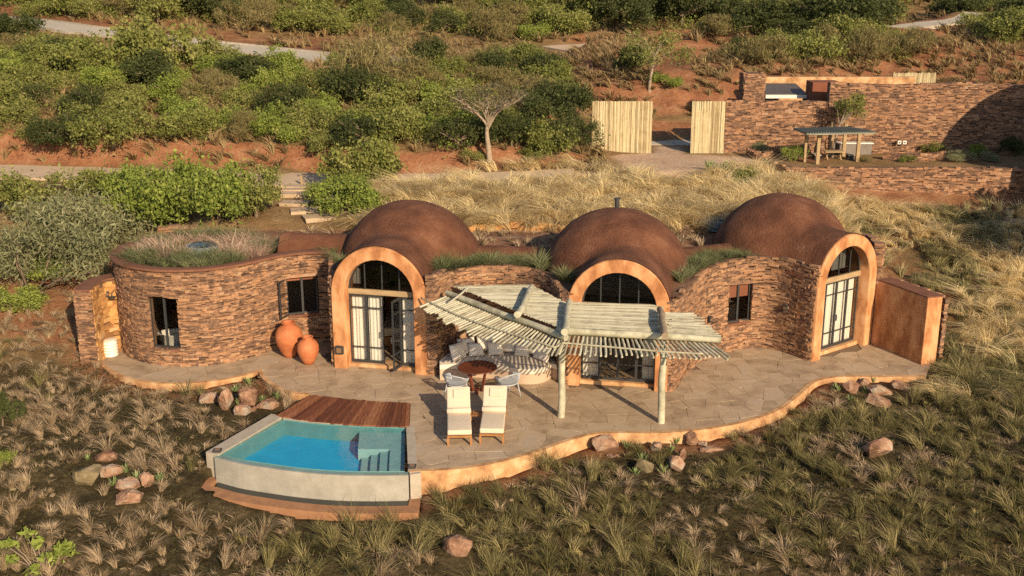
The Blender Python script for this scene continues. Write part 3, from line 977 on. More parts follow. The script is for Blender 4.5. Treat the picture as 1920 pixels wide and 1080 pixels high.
def lay(stones, parent, m, n_parts, stuff_name='stone_facing', stuff_parent=None):
    def size(q):
        Z = q[1]
        return -(q[4] * q[6]) / (Z * Z)
    stones = sorted(stones, key=size)
    rest = MB()
    for i, (x, y, z, a, w, d, h, k, tilt) in enumerate(stones):
        M = Matrix.Translation((x, y, z)) @ Matrix.Rotation(a, 4, 'Z') @ Matrix.Rotation(tilt, 4, 'Y') @ Matrix.Diagonal((w, d, h, 1))
        if i < n_parts:
            link('stone', stone_mesh(k, m), m, parent, M)
        else:
            rest.add([M @ Vector(p) for p in STV[k].v], STV[k].f)
    if rest.v: tag(rest.build(stuff_name, m, stuff_parent or parent, rnd=True), kind='stuff')

# ------------------------------------------------------------------ the villa
villa = thing('villa', 'stone walled villa with three brown domes, arched glass doors and planted roof', 'house', (0, 34, 0))
ZT = 3.12
WIN1 = (Vector((-11.42, 33.05)), Vector((-10.42, 32.85)), .56, 2.26)
WIN2 = (Vector((-7.38, 34.8)), Vector((-6.42, 35.17)), 1.06, 2.34)
WIN3 = (Vector((7.02, 34.24)), Vector((7.86, 34.61)), .95, 2.26)
wallL = Wall(PATH_L, -.05, lambda p: ZT - .25 * max(0, min(1, (34.6 - p.y) / 1.6)) * (p.x > -6.2), [WIN1, WIN2], seed=1)
wallM = Wall(PATH_M, -.05, lambda p: 3.22 if p.x < -2 else 3.1 - .1 * max(0, p.x), [], seed=2)
wallR = Wall(PATH_R, -.05, lambda p: (2.85 + .12 * max(0, p.x - 4.8) if p.x < 7 else 3.13) if p.x > 4.95 else 2.8, [WIN3], seed=3)
allst = []
for wl_ in (wallL, wallM, wallR):
    wl_.o = wl_.core('wall', MORTAR, villa)
    wl_.st = wl_.stones()
    allst += [(q, wl_) for q in wl_.st]
allst.sort(key=lambda t: -(t[0][4] * t[0][6]) / t[0][1] ** 2)
for wl_ in (wallL, wallM, wallR):
    k = sum(1 for t in allst[:300] if t[1] is wl_)
    lay(wl_.st, wl_.o, STONE, k)
def cap(path, name, w=.2, z0=3.09, z1=3.17, inward=.12, m=COPING):
    q = MB()
    pts = []
    for i, p in enumerate(path):
        a_, c_ = path[max(0, i - 1)], path[min(len(path) - 1, i + 1)]
        t = (Vector(c_[:2]) - Vector(a_[:2])).normalized()
        pts.append(Vector(p[:2]) - Vector((t.y, -t.x)) * inward)
    q.strip(pts, w, z0, z1)
    return smooth_by_angle(bevel(q.build(name, m, villa), .03, 2))
cap([tw(a) for a in range(70, 312, 6)] + PATH_L[31:-5], 'coping')

# stone stub behind the tower and shower screen
shw = catmull([(-13.62, 33.0), (-13.75, 33.7), (-13.62, 34.5), (-13.1, 35.1), (-12.6, 35.3)], 6)
shi = catmull([(-12.42, 33.95), (-12.72, 34.45), (-13.05, 34.35), (-13.2, 33.9), (-13.16, 33.05)], 6)
shower = MB()
ring = [(p[0], p[1]) for p in shw] + [(p[0], p[1]) for p in shi]
shower.prism(ring, -.3, 2.4)
so = shower.build('shower_screen', MORTAR, villa)
inner_w = Wall(shi[::1], -.02, 2.4, [], depth=.06, th=.1, course=(.09, .2), length=(.12, .3), seed=8)
# the inner face looks towards the tower, so it is walked from the tower to the tip
lay(inner_w.stones(), so, STONE_GOLD, 0, 'ochre_stone_facing')
lay(Wall(shw[::-1], -.1, 2.42, [], depth=.13, seed=9).stones(), so, STONE, 0)
lay(Wall([(-13.68, 33.0), (-13.12, 32.98)], -.1, 2.42, [], depth=.14, seed=10).stones(), so, STONE, 0)
q = MB(); q.prism(ring, 2.405, 2.46); bevel(q.build('coping', COPING, villa), .015)
lay(Wall([(-12.55, 38.1), (-11.2, 38.35)], 2.4, 3.3, [], depth=.3, seed=12).stones(), villa, STONE, 0, 'back_wall_stone')

# roof bed of soil
def roof_bed():
    st = .18
    gx, gy = np.meshgrid(np.arange(-13.3, 12.6, st), np.arange(30.4, 38.9, st))
    cx, cy = gx[:-1, :-1] + st / 2, gy[:-1, :-1] + st / 2
    ok = inpoly(cx, cy, FOOT) | (np.hypot(cx - TC.x, cy - TC.y) < TR - .12) | ((cy > 37.9) & (cy < 38.8) & (cx > -10) & (cx < 11.5))
    for x, y, r, z in DOMES: ok &= np.hypot(cx - x, cy - y) > 2.12
    for A_, u, n, dep, hw in ARCHES:
        lx = (cx - A_.x) * u.x + (cy - A_.y) * u.y
        ly = -((cx - A_.x) * n.x + (cy - A_.y) * n.y)
        ok &= ~((np.abs(lx) < 1.38) & (ly > -.6) & (ly < dep + .5))
    fz = 2.86 + (vnoise(gx, gy, .7, 5) - .5) * .16 + .12 * sstep(36.5, 38.5, gy)
    idx = np.arange(gx.size).reshape(gx.shape)
    qd = np.stack([idx[:-1, :-1], idx[:-1, 1:], idx[1:, 1:], idx[1:, :-1]], -1)[ok]
    used = np.unique(qd)
    mp = np.zeros(gx.size, int); mp[used] = np.arange(len(used))
    V = np.stack([gx, gy, fz], -1).reshape(-1, 3)[used]
    return link('roof_bed', np_mesh('roof_bed', V, mp[qd], mat=SOIL, smooth=True), SOIL, villa)
roof_bed()

# domes, each flowing into the vault over its door
SPR = 2.45
def dome_shell(i):
    x, y, r, zc = DOMES[i]
    A_, u, n, dep, hw = ARCHES[i]
    cx = (x - A_.x) * u.x + (y - A_.y) * u.y
    cy = -((x - A_.x) * n.x + (y - A_.y) * n.y)
    st = .045
    lx, ly = np.meshgrid(np.arange(-2.7, 2.7, st) + 0 * cx, np.concatenate([[.06], np.arange(.1, cy + r + .1, st)]))
    hb = hw + .02 + .05 * sstep(0, 3, ly)
    zb = SPR + np.sqrt(np.maximum(hb ** 2 - lx ** 2, 0)) - 4 * sstep(cy - .6, cy + .9, ly) - 2.0 * (np.abs(lx) > hb)
    d2 = (lx - cx) ** 2 + (ly - cy) ** 2
    zd = zc + np.sqrt(np.maximum(r * r - d2, 0)) - 2.0 * (d2 > r * r)
    k = 7.0
    zz = np.log(np.exp(k * zb) + np.exp(k * zd)) / k
    zz = np.where(ly < .2, zb, zz * sstep(.2, 1.2, ly) + zb * (1 - sstep(.2, 1.2, ly)))
    wx, wy = A_.x + u.x * lx - n.x * ly, A_.y + u.y * lx - n.y * ly
    zz = zz + ((vnoise(wx, wy, .9, 91) - .5) * .07 + (vnoise(wx, wy, .28, 92) - .5) * .03) * sstep(.1, .8, ly)
    idx = np.arange(lx.size).reshape(lx.shape)
    q = np.stack([idx[:-1, :-1], idx[:-1, 1:], idx[1:, 1:], idx[1:, :-1]], -1)
    zq = np.minimum(np.minimum(zz[:-1, :-1], zz[:-1, 1:]), np.minimum(zz[1:, 1:], zz[1:, :-1]))
    qd = q[zq > 2.2]
    used = np.unique(qd); mp = np.zeros(lx.size, int); mp[used] = np.arange(len(used))
    V = np.stack([wx, wy, zz], -1).reshape(-1, 3)[used]
    return link('dome', np_mesh('dome', V, mp[qd], mat=DOME, smooth=True), DOME, villa)
for i in range(3): dome_shell(i)
ch = MB(); ch.tube([(3.35, 34.6, 4.7), (3.35, 34.6, 5.02)], .075, 14); ch.tube([(3.35, 34.6, 5.02), (3.35, 34.6, 5.06)], [.1, .1], 14)
ch.build('chimney', STEEL, villa)
# low vaults joining the domes
def vault(p0, p1, r, zc, name='barrel_vault', collar=True):
    p0, p1 = Vector(p0), Vector(p1)
    t = (p1 - p0).normalized(); n = Vector((t.y, -t.x))
    b = MB()
    rings = [(0, 1.0), (.02, 1.06), (.28, 1.06), (.32, 1.0), (1, 1)] if collar else [(0, 1), (1, 1)]
    L = (p1 - p0).length
    V, F = [], []
    for q, s_ in rings:
        c_ = p0 + t * (q if q < .99 else L)
        for k in range(17):
            a = math.pi * k / 16
            w = c_ + n * math.cos(a) * r * s_
            V.append((w.x, w.y, zc + math.sin(a) * r * s_))
    for i in range(len(rings) - 1):
        for k in range(16): F.append((i * 17 + k, i * 17 + k + 1, (i + 1) * 17 + k + 1, (i + 1) * 17 + k))
    F.append(tuple(range(16, -1, -1)))
    b.add(V, F)
    return smooth_by_angle(b.build(name, DOME, villa), 50)
vault((-7.75, 36.35), (-4.5, 36.1), .78, 2.72)
vault((-1.6, 35.6), (2.0, 35.2), .55, 2.72, collar=False)
vault((5.2, 35.1), (7.4, 36.0), .5, 2.75, collar=False)
# skylights
for (x, y, z, r) in ((-10.3, 35.75, 3.2, .52), (7.4, 38.9, 3.35, .45)):
    sk = MB(); sk.lathe([(r + .06, -.16), (r + .06, .03), (r, .06), (r - .02, .03)], (x, y, z), 30)
    so_ = sk.build('skylight', mat('skylight_rim', [(.12, .16, .17), (.18, .22, .23)], 4, .5), villa, smooth=False)
    sk = MB(); sk.lathe([(r, .04), (r * .75, .10), (r * .4, .13), (.001, .14)], (x, y, z), 30)
    sk.build('pane', SKYGLASS, so_, smooth=True)
    sk = MB(); sk.lathe([(r - .03, -.3), (.001, -.3)], (x, y, z), 24); sk.build('well', mat('pale_blue_well', [(.25, .36, .42), (.32, .45, .5)], 3, .8), so_)

# arches, vault shells and doors
def loc(A_, u, n, x, d, z):
    """x along the face, d behind the face, z up"""
    p = A_ + u * x - n * d
    return Vector((p.x, p.y, z))
def arch_profile(hw, spring, n=20, wav=0):
    pr = [(-hw, 0), (-hw, spring * .5)]
    pr += [(-hw * math.cos(math.pi * k / n), spring + hw * math.sin(math.pi * k / n)) for k in range(n + 1)]
    pr += [(hw, spring * .5), (hw, 0)]
    return pr
SPR = 2.45
def bar(b, A_, u, n, x0, x1, z0, z1, d, th=.05):
    v = [loc(A_, u, n, x, dd, z) for dd in (d, d + th) for z in (z0, z1) for x in (x0, x1)]
    b.add(v, [(0, 1, 3, 2), (5, 4, 6, 7), (2, 3, 7, 6), (4, 5, 1, 0), (4, 0, 2, 6), (1, 5, 7, 3)])
def sheet(b, A_, u, n, x0, x1, z0, z1, d):
    b.add([loc(A_, u, n, x, d, z) for x, z in ((x0, z0), (x1, z0), (x1, z1), (x0, z1))], [(0, 1, 2, 3)])
def curtain(A_, u, n, x0, x1, z0, z1, d, label):
    b = MB()
    m_ = max(8, int((x1 - x0) / .018))
    V, F = [], []
    ph = random.uniform(0, 6)
    rows = 7
    for r in range(rows):
        z = z0 + (z1 - z0) * r / (rows - 1)
        for k in range(m_ + 1):
            s_ = k / m_
            x = x0 + (x1 - x0) * s_
            w = .017 * math.sin(s_ * (x1 - x0) * 58 + ph + .25 * math.sin(z * 3)) + .014 * math.sin(s_ * (x1 - x0) * 25 + ph * 2 + z * .6)
            V.append(loc(A_, u, n, x, d + w, z))
    for r in range(rows - 1):
        for k in range(m_):
            a = r * (m_ + 1) + k
            F.append((a, a + 1, a + m_ + 2, a + m_ + 1))
    b.add(V, F)
    o = b.build('curtain', CURTAIN, None, smooth=True)
    return tag(o, label, 'curtain')
INH = 1.12
for ai, (A_, u, n, dep, hw) in enumerate(ARCHES):
    zb = 0.0
    po, pi_ = arch_profile(hw, SPR), arch_profile(INH, SPR)
    m_ = len(po)
    b = MB()
    V = []
    for d, prs in ((0.03, po), (0, [(x * (1 - .02 / hw), z - (.02 if z > SPR else 0)) for x, z in po]), (0, [(x * (1 + .02 / INH), z + (.02 if z > SPR else 0)) for x, z in pi_]), (.03, pi_), (.75, pi_), (.75, po)):
        V += [loc(A_, u, n, x, d, z) for x, z in prs]
    F = []
    for r in range(6):
        r2 = (r + 1) % 6
        for k in range(m_ - 1):
            F.append((r * m_ + k, r2 * m_ + k, r2 * m_ + k + 1, r * m_ + k + 1))
    F += [tuple(r * m_ for r in range(6)), tuple(r * m_ + m_ - 1 for r in range(5, -1, -1))]
    b.add(V, F)
    o = b.build('arch_surround', PLASTER, villa)
    bm = bmesh.new(); bm.from_mesh(o.data); bmesh.ops.recalc_face_normals(bm, faces=bm.faces); bm.to_mesh(o.data); bm.free()
    smooth_by_angle(o, 35)
    # vault shell running back into the dome
    b = MB(); V, F = [], []
    ps = arch_profile(hw - .03, SPR)[1:-1]
    for d, g in ((.06, -.02), (.09, 0), (.8, .0), (dep * .7, .02), (dep, .06), (dep + .6, .10)):
        V += [loc(A_, u, n, x * (1 + g / hw), d, z + (g if z > SPR else 0)) for x, z in ps]
    k_ = len(ps)
    for r in range(5):
        for k in range(k_ - 1): F.append((r * k_ + k, (r + 1) * k_ + k, (r + 1) * k_ + k + 1, r * k_ + k + 1))
    b.add(V, F)
    b.build('barrel_vault', DOME, villa, smooth=True)
    # threshold, lintel, lunette
    b = MB(); bar(b, A_, u, n, -INH + .002, INH - .002, -.02, .10, .26, .5); b.build('threshold', EDGE, villa)
    b = MB(); bar(b, A_, u, n, -INH + .002, INH - .002, 2.36, 2.53, .34, .16); bevel(b.build('lintel', WOODBEAM, villa), .02)
    lun = MB()
    arcp = [(-INH * math.cos(math.pi * k / 24) * .99, 2.53 + (INH - .08) * math.sin(math.pi * k / 24)) for k in range(25)]
    for k in range(24):
        (x0, z0), (x1, z1) = arcp[k], arcp[k + 1]
        s_ = .955
        v = [loc(A_, u, n, x, d, z) for d in (.38, .43) for x, z in ((x0, z0), (x1, z1), (x1 * s_, 2.53 + (z1 - 2.53) * s_), (x0 * s_, 2.53 + (z0 - 2.53) * s_))]
        lun.add(v, [(0, 3, 2, 1), (4, 5, 6, 7), (3, 7, 6, 2), (0, 1, 5, 4)])
    for fx in (-.5, 0, .5):
        hgt = (INH - .08) * math.sqrt(1 - (fx) ** 2) * .97
        bar(lun, A_, u, n, fx * INH - .018, fx * INH + .018, 2.53, 2.53 + hgt, .385, .04)
    lo = lun.build('lunette_window', STEEL, villa)
    b = MB(); b.add([loc(A_, u, n, x * .97, .41, 2.53 + (z - 2.53) * .97) for x, z in arcp], [tuple(range(25))]); b.build('pane', DARKGLASS, lo)
    # door leaves
    W = 2 * INH - .02
    n_leaf = 4
    for k in range(n_leaf):
        x0, x1 = -W / 2 + W * k / n_leaf, -W / 2 + W * (k + 1) / n_leaf
        A2, u2, n2 = A_, u, n
        dd = .4
        if ai == 0 and k == 2:                  # standing open towards the patio
            hinge = loc(A_, u, n, x1, .38, 0)
            ang = math.radians(82)
            u2 = Vector((-u.x * math.cos(ang) + n.x * math.sin(ang), -u.y * math.cos(ang) + n.y * math.sin(ang)))
            n2 = Vector((u2.y, -u2.x))
            A2 = Vector((hinge.x, hinge.y)); dd = 0
            xa, xb = .01, W / n_leaf
        else:
            xa, xb = x0 + .004, x1 - .004
        f = MB()
        fw = .034
        bar(f, A2, u2, n2, xa, xa + fw, .11, 2.355, dd); bar(f, A2, u2, n2, xb - fw, xb, .11, 2.355, dd)
        bar(f, A2, u2, n2, xa + fw, xb - fw, .11, .19, dd); bar(f, A2, u2, n2, xa + fw, xb - fw, 2.29, 2.355, dd)
        for zz in (.62, 1.92): bar(f, A2, u2, n2, xa + fw, xb - fw, zz - .016, zz + .016, dd + .005, .035)
        do = f.build('door', STEEL, villa)
        g = MB(); sheet(g, A2, u2, n2, xa + fw, xb - fw, .19, 2.29, dd + .025); g.build('pane', GLASS, do)
        if k in (1, 2):
            hnd = MB()
            hx = xb - .03 if k == 1 else (xa + .03)
            if ai == 0 and k == 2: hx = xb - .03
            p = loc(A2, u2, n2, hx, dd - .03, 1.1)
            hnd.box(p, (.05, .04, .2)); hnd.build('handle', STEEL, do)
    # side lamp plates
# curtains
A1, A2_, A3 = ARCHES
curtain(*A1[:3], -1.08, -.585, .12, 2.33, .56, 'white curtain at the far left of the open left arched door')
curtain(*A1[:3], -.54, -.1, .12, 2.33, .56, 'white curtain left of the gap in the open left arched door')
curtain(*A1[:3], .58, 1.08, .12, 2.33, .56, 'white curtain behind the right leaf of the left arched door')
curtain(*A2_[:3], -1.07, -.58, .12, 2.33, .56, 'white curtain at the left side of the middle arched door')
curtain(*A2_[:3], .72, 1.07, .12, 2.33, .56, 'white curtain at the right side of the middle arched door')
for (x0, x1, w) in ((-1.08, -.56, 'first leaf from the left'), (-.54, -.02, 'second leaf from the left'), (.02, .54, 'third leaf from the left'), (.56, 1.08, 'rightmost leaf')):
    curtain(*A3[:3], x0, x1, .12, 2.33, .56, 'white curtain filling the %s of the closed right arched door' % w)
curtain(*A1[:3], -1.08, -.8, 2.6, 3.1, .7, 'pale curtain edge in the left lunette over the open door')
curtain(*A3[:3], .1, .8, 2.6, 3.3, .75, 'pale curtain in the lunette over the right arched door')

# windows
def window(wall, wn_, fr=.04, mull=1, swung=False, blind=False):
    a, b_ = wall.at(wall.near(wn_[0]))[0], wall.at(wall.near(wn_[1]))[0]
    u = (b_ - a).normalized(); n = Vector((u.y, -u.x))
    A_ = (a + b_) / 2; hw = (b_ - a).length / 2 - .005
    z0, z1 = wn_[2] + .004, wn_[3] - .004
    f = MB()
    bar(f, A_, u, n, -hw, -hw + fr, z0, z1, .14); bar(f, A_, u, n, hw - fr, hw, z0, z1, .14)
    bar(f, A_, u, n, -hw + fr, hw - fr, z0, z0 + fr, .14); bar(f, A_, u, n, -hw + fr, hw - fr, z1 - fr, z1, .14)
    bar(f, A_, u, n, -.035, .035, z0 + fr, z1 - fr, .138)
    o = f.build('window', STEEL, villa)
    g = MB(); sheet(g, A_, u, n, -.035 if swung else -hw + fr, hw - fr, z0 + fr, z1 - fr, .165); g.build('pane', GLASS, o)
    s_ = MB(); bar(s_, A_, u, n, -hw - .0, hw + .0, wn_[2] - .07, wn_[2] - .002, -.03, .2); s_.build('sill', COPING, o)
    l_ = MB(); bar(l_, A_, u, n, -hw - .12, hw + .12, wn_[3] + .002, wn_[3] + .1, .0, .14); l_.build('lintel_stone', STONE, o)
    if swung:
        A2 = a + u * .0 - n * .1; u2 = (n * .8 - u * .6).normalized(); n2 = Vector((u2.y, -u2.x))
        f = MB(); w = hw
        bar(f, A2, u2, n2, 0, fr, z0, z1, 0, .04); bar(f, A2, u2, n2, w - fr, w, z0, z1, 0, .04)
        bar(f, A2, u2, n2, fr, w - fr, z0, z0 + fr, 0, .04); bar(f, A2, u2, n2, fr, w - fr, z1 - fr, z1, 0, .04)
        sash = f.build('open_sash', STEEL, villa)
        g = MB(); sheet(g, A2, u2, n2, fr, w - fr, z0 + fr, z1 - fr, .02); g.build('pane', GLASS, sash)
    if blind:
        bl_ = MB(); bar(bl_, A_, u, n, -hw + fr, hw - fr, z1 - .48 if blind > .3 else z1 - .14, z1 - fr, .2, .02)
        tag(bl_.build('window_blind', BLIND), 'red brown woven blind half lowered in the right hand window' if blind > .3 else 'rolled red brown blind at the top of the open window by the clay pots', 'blind')
    return A_, u, n
w1 = window(wallL, WIN1)
w2 = window(wallL, WIN2, swung=True, blind=.2)
w3 = window(wallR, WIN3, blind=.5)

# wing wall of the right hand door
wing = [Vector((12.02, 35.1)), Vector((12.28, 34.62)), Vector((12.52, 34.08)), Vector((12.76, 33.5)), Vector((12.97, 32.98))]
wn2 = [p + Vector((.52, .16)) for p in wing]
q = MB(); q.prism([tuple(p) for p in wing] + [tuple(p) for p in wn2[::-1]], -.2, 2.2)
bevel(q.build('wing_wall', PLASTER, villa), .025)
q = MB(); q.prism([tuple(p + Vector((-.01, .03))) for p in wing] + [tuple(p + Vector((.03, .03))) for p in wn2[::-1]], 2.203, 2.24)
q.build('coping', COPING, villa)
stw = Wall([p + Vector((.1, .02)) for p in wn2], -.1, 2.2, [], depth=.14, seed=21)
lay(stw.stones(), villa, STONE, 0, 'wing_stone_facing')
lay(Wall([(12.1, 35.0), (12.32, 35.4), (12.1, 36.6)], 2.1, 3.45, [], depth=.25, seed=22).stones(), villa, STONE, 0, 'pier_stone_facing')
q = MB(); q.prism([(11.95, 35.2), (12.2, 35.4), (12.0, 36.8), (10.9, 37.9), (10.6, 37.6), (11.4, 36.6)], 0, 3.2); q.build('pier', COPING, villa)
# left return of the right arch and small lamps
for p, n_, lb in ((loc(*A1[:3], -1.32, -.012, .62), A1[2], 'small square bronze wall light low on the left arch pier'),
                  (Vector((6.3, 33.55, 1.35)), Vector((.55, -.83)), 'black wall light on stone between pergola and right hand window'),
                  (Vector((8.85, 34.15, 1.55)), Vector((-.7, -.7)), 'black wall light in the shaded stone recess near the right arched door'),
                  (Vector((-13.1, 34.2, 2.0)), Vector((.7, -.7)), 'black wall light on ochre stone inside the shower')):
    q = MB()
    a = math.atan2(n_.y, n_.x) + math.pi / 2
    M = Matrix.Rotation(a, 3, 'Z')
    sz = .26 if 'square' in lb else .13
    q.box((p.x + n_.x * .03, p.y + n_.y * .03, p.z), (sz, .1, sz if 'square' in lb else .2), M)
    t = thing('wall_light', lb, 'light', p, 'wall lights')
    bevel(q.build('housing', STEEL, t), .012)
    q = MB(); q.box((p.x + n_.x * .085, p.y + n_.y * .085, p.z), (sz * .6, .012, sz * .6), M)
    q.build('lens', mat('bronze_lens', [(.16, .09, .05), (.22, .13, .07)], 4, .4), t)

# rooms behind the glass
def room_floor():
    st = .2
    gx, gy = np.meshgrid(np.arange(-13.3, 12.6, st), np.arange(30.4, 38.9, st))
    cx, cy = gx[:-1, :-1] + st / 2, gy[:-1, :-1] + st / 2
    ok = (inpoly(cx, cy, FOOT) | (np.hypot(cx - TC.x, cy - TC.y) < TR - .3)) & (polydist(cx, cy, [(p.x, p.y) for p in FOOT])[0] > .22)
    for A_, u, n, dep, hw in ARCHES:
        ly = -((cx - A_.x) * n.x + (cy - A_.y) * n.y); lx = (cx - A_.x) * u.x + (cy - A_.y) * u.y
        ok &= ~((np.abs(lx) < 1.5) & (ly < .6) & (ly > -1))
    idx = np.arange(gx.size).reshape(gx.shape)
    qd = np.stack([idx[:-1, :-1], idx[:-1, 1:], idx[1:, 1:], idx[1:, :-1]], -1)[ok]
    used = np.unique(qd); mp = np.zeros(gx.size, int); mp[used] = np.arange(len(used))
    V = np.stack([gx, gy, gx * 0 + .06], -1).reshape(-1, 3)[used]
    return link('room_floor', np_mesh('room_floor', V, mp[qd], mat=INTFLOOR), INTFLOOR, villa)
room_floor()
q = MB()
q.strip([(-13, 37.6), (-8, 38.15), (11.6, 38.15)], .08, 0, 2.95)
q.strip([(-6.2, 35.5), (-6.2, 38.0)], .08, .0, 2.8); q.strip([(-.5, 34.0), (-.4, 38.0)], .08, 0, 2.8); q.strip([(7.0, 35.0), (6.4, 38.0)], .08, 0, 2.8)
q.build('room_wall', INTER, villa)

# ---- what shows through the glass
t = thing('bathtub', 'white freestanding bathtub seen through the tower window', 'bathtub', (-10.9, 34.25, .06))
q = MB(); q.lathe([(.001, .08), (.30, .08), (.33, .2), (.40, .62), (.43, .64), (.40, .645), (.36, .6), (.30, .25), (.001, .22)], (0, 0, 0), 32)
o = q.build('tub', WHITE, t, smooth=True, M=Matrix.Translation((-10.85, 34.2, .06)) @ Matrix.Diagonal((1.7, 1, 1, 1)))
q = MB(); q.tube([(-10.45, 33.75, .06), (-10.45, 33.75, .95), (-10.47, 33.8, 1.05), (-10.5, 33.9, 1.03)], .018, 8); q.build('tap', STEEL, t)
t = thing('washstand', 'round white basin on a dark counter inside the bathroom', 'washstand', (-10.7, 36.2, .06))
q = MB(); q.box((-10.7, 36.2, .5), (1.8, .55, .86)); bevel(q.build('counter', TABLEW, t), .02)
q = MB(); q.lathe([(.001, .95), (.18, .95), (.26, 1.2), (.24, 1.2), (.16, 1.0), (.001, .99)], (-10.6, 36.1, 0), 24); q.build('basin', WHITE, t, smooth=True)
q = MB(); q.box((-10.7, 36.75, 1.8), (.8, .04, 1.0)); q.build('mirror', GREYMETAL, t)
t = thing('bed', 'bed with white linen seen through the open arched door', 'bed', (-3.4, 35.6, .06))
q = MB(); q.box((-3.4, 35.6, .25), (1.9, 2.1, .3)); q.build('base', LOUNGEW, t)
q = MB(); q.box((-3.4, 35.6, .55), (1.8, 2.0, .28)); bevel(q.build('mattress', LINEN, t), .06, 3)
q = MB(); q.box((-3.4, 36.75, .8), (2.0, .08, 1.4)); q.build('headboard', TABLEW, t)
t = thing('bed_bench', 'low wooden bench with white seat pad in front of the bed', 'bench', (-3.35, 34.2, .06))
q = MB(); q.box((-3.35, 34.2, .38), (1.3, .42, .06)); [q.box((-3.35 + a, 34.2 + c_, .2), (.05, .05, .32)) for a in (-.6, .6) for c_ in (-.16, .16)]
q.build('frame', TABLEW, t)
q = MB(); q.box((-3.35, 34.2, .46), (1.2, .38, .1)); bevel(q.build('pad', LINEN, t), .03)

# ------------------------------------------------------------------ pergola
perg = thing('pergola', 'fan shaped pergola of pale peeled poles on two round posts', 'pergola', (2.7, 28.5, 0))
pL, pR = P(1053, 781), P(1238, 792)
pole('post', (pL.x, pL.y, -.02), (pL.x + .0, pL.y + .03, 2.46), .105, POLEG, perg)
pole('post', (pR.x, pR.y, -.02), (pR.x + .0, pR.y + .03, 2.46), .105, POLEG, perg, 1)
ZB = 2.56
bA0, bA1 = P(1062, 633, ZB), H(838, 547, 32.0)
bB0, bB1 = P(1043, 620, ZB), P(1352, 638, ZB)
bA1.z = ZB + .12
pole('beam', bA0 + (bA0 - bA1).normalized() * .02 + Vector((0, 0, -.02)), bA1, .095, POLEG, perg, 2)
pole('beam', bB0, bB1, .105, POLEG, perg, 3)
logs = [(P(1060, 624, ZB + .22), P(1067, 566, ZB + .24)), (P(1245, 632, ZB + .22), P(1238, 578, ZB + .24)), (P(972, 592, ZB + .25), P(997, 537, ZB + .28))]
for i, (a, c_) in enumerate(logs): pole('log', a, c_, .1, POLEG if i != 1 else mat('weathered_log', [(.2, .15, .10), (.34, .27, .18)], 4, .85, .4, 18), perg, i)
# rear roof poles, lying left to right
rr = random.Random(5)
def lay_poles(a0, a1, b0, b1, n_, r=.022, jit=.06, dz=.06):
    for k in range(n_):
        t_ = (k + .5) / n_
        p, q_ = a0.lerp(b0, t_), a1.lerp(b1, t_)
        d = (q_ - p)
        if d.length < .1: continue
        d.normalize()
        p = p - d * rr.uniform(-jit, jit); q_ = q_ + d * rr.uniform(-jit, jit)
        z = ZB + dz + rr.uniform(-.008, .008)
        pole('roof_pole', (p.x, p.y, z), (q_.x, q_.y, z + rr.uniform(-.01, .01)), r * rr.uniform(.82, 1.1), POLEW, perg, rr.randrange(6))
lay_poles(P(1062, 618, ZB), P(1248, 628, ZB), P(1071, 571, ZB), P(1240, 575, ZB), 60, jit=.08)
lay_poles(P(1250, 629, ZB), P(1345, 634, ZB), P(1247, 590, ZB), P(1295, 590, ZB), 46, jit=.18)
a = P(980, 590, ZB + .1); 
lay_poles(P(1046, 619, ZB), P(1061, 621, ZB), P(974, 592, ZB), P(1064, 597, ZB), 30, jit=.02, dz=.09)
lay_poles(P(974, 592, ZB), P(1064, 597, ZB), P(983, 572, ZB), P(1066, 576, ZB), 23, jit=.02, dz=.09)
lay_poles(P(983, 572, ZB), P(1066, 576, ZB), P(997, 543, ZB), P(1003, 543, ZB), 36, jit=.03, dz=.09)
lay_poles(P(963, 588, ZB), P(976, 590, ZB), P(850, 543, ZB), P(994, 541, ZB), 58, jit=.03, dz=.11)
pole('roof_pole', P(877, 540, ZB + .2), P(851, 562, ZB + .2), .035, POLEW, perg)
# front fan
fan = []
NA, NB = 42, 36
for k in range(NA):
    t_ = k / NA
    s_ = bA1.lerp(bA0, t_)
    dirv = Vector((-.76, -.65)).lerp(Vector((-.22, -.97)), max(0, (t_ - .35) / .65) ** 1.3).normalized()
    fan.append((s_, dirv, .95 + .35 * math.sin(math.pi * min(1, t_ * 1.1))))
for k in range(NB):
    t_ = (k + .2) / NB * .97
    s_ = bB0.lerp(bB1, t_)
    dirv = Vector((-.22, -.97)).lerp(Vector((.45, -.88)), t_ ** 1.15).normalized()
    fan.append((s_, dirv, 1.12 - .25 * t_))
for i, (s_, dv, L) in enumerate(fan):
    L += rr.uniform(-.12, .1)
    d3 = Vector((dv.x, dv.y, -.13)).normalized()
    st = Vector((s_.x, s_.y, s_.z - .13)) - d3 * .12
    pole('fan_pole', st, st + d3 * (L + .1), .036 * rr.uniform(.85, 1.1), POLEW, perg, rr.randrange(6))
q = MB()
rail = [Vector((s_.x, s_.y, s_.z - .13)) + Vector((dv.x, dv.y, -.13)).normalized() * (.68 + .1 * math.sin(i * .11)) + Vector((0, 0, .055)) for i, (s_, dv, L) in enumerate(fan)]
rail = [rail[0] + (rail[0] - rail[3]) * 1.2] + rail[:-4:4]
q.tube(catmull(rail, 3), .027, 8)
q.build('rail', POLEW, perg, smooth=True)

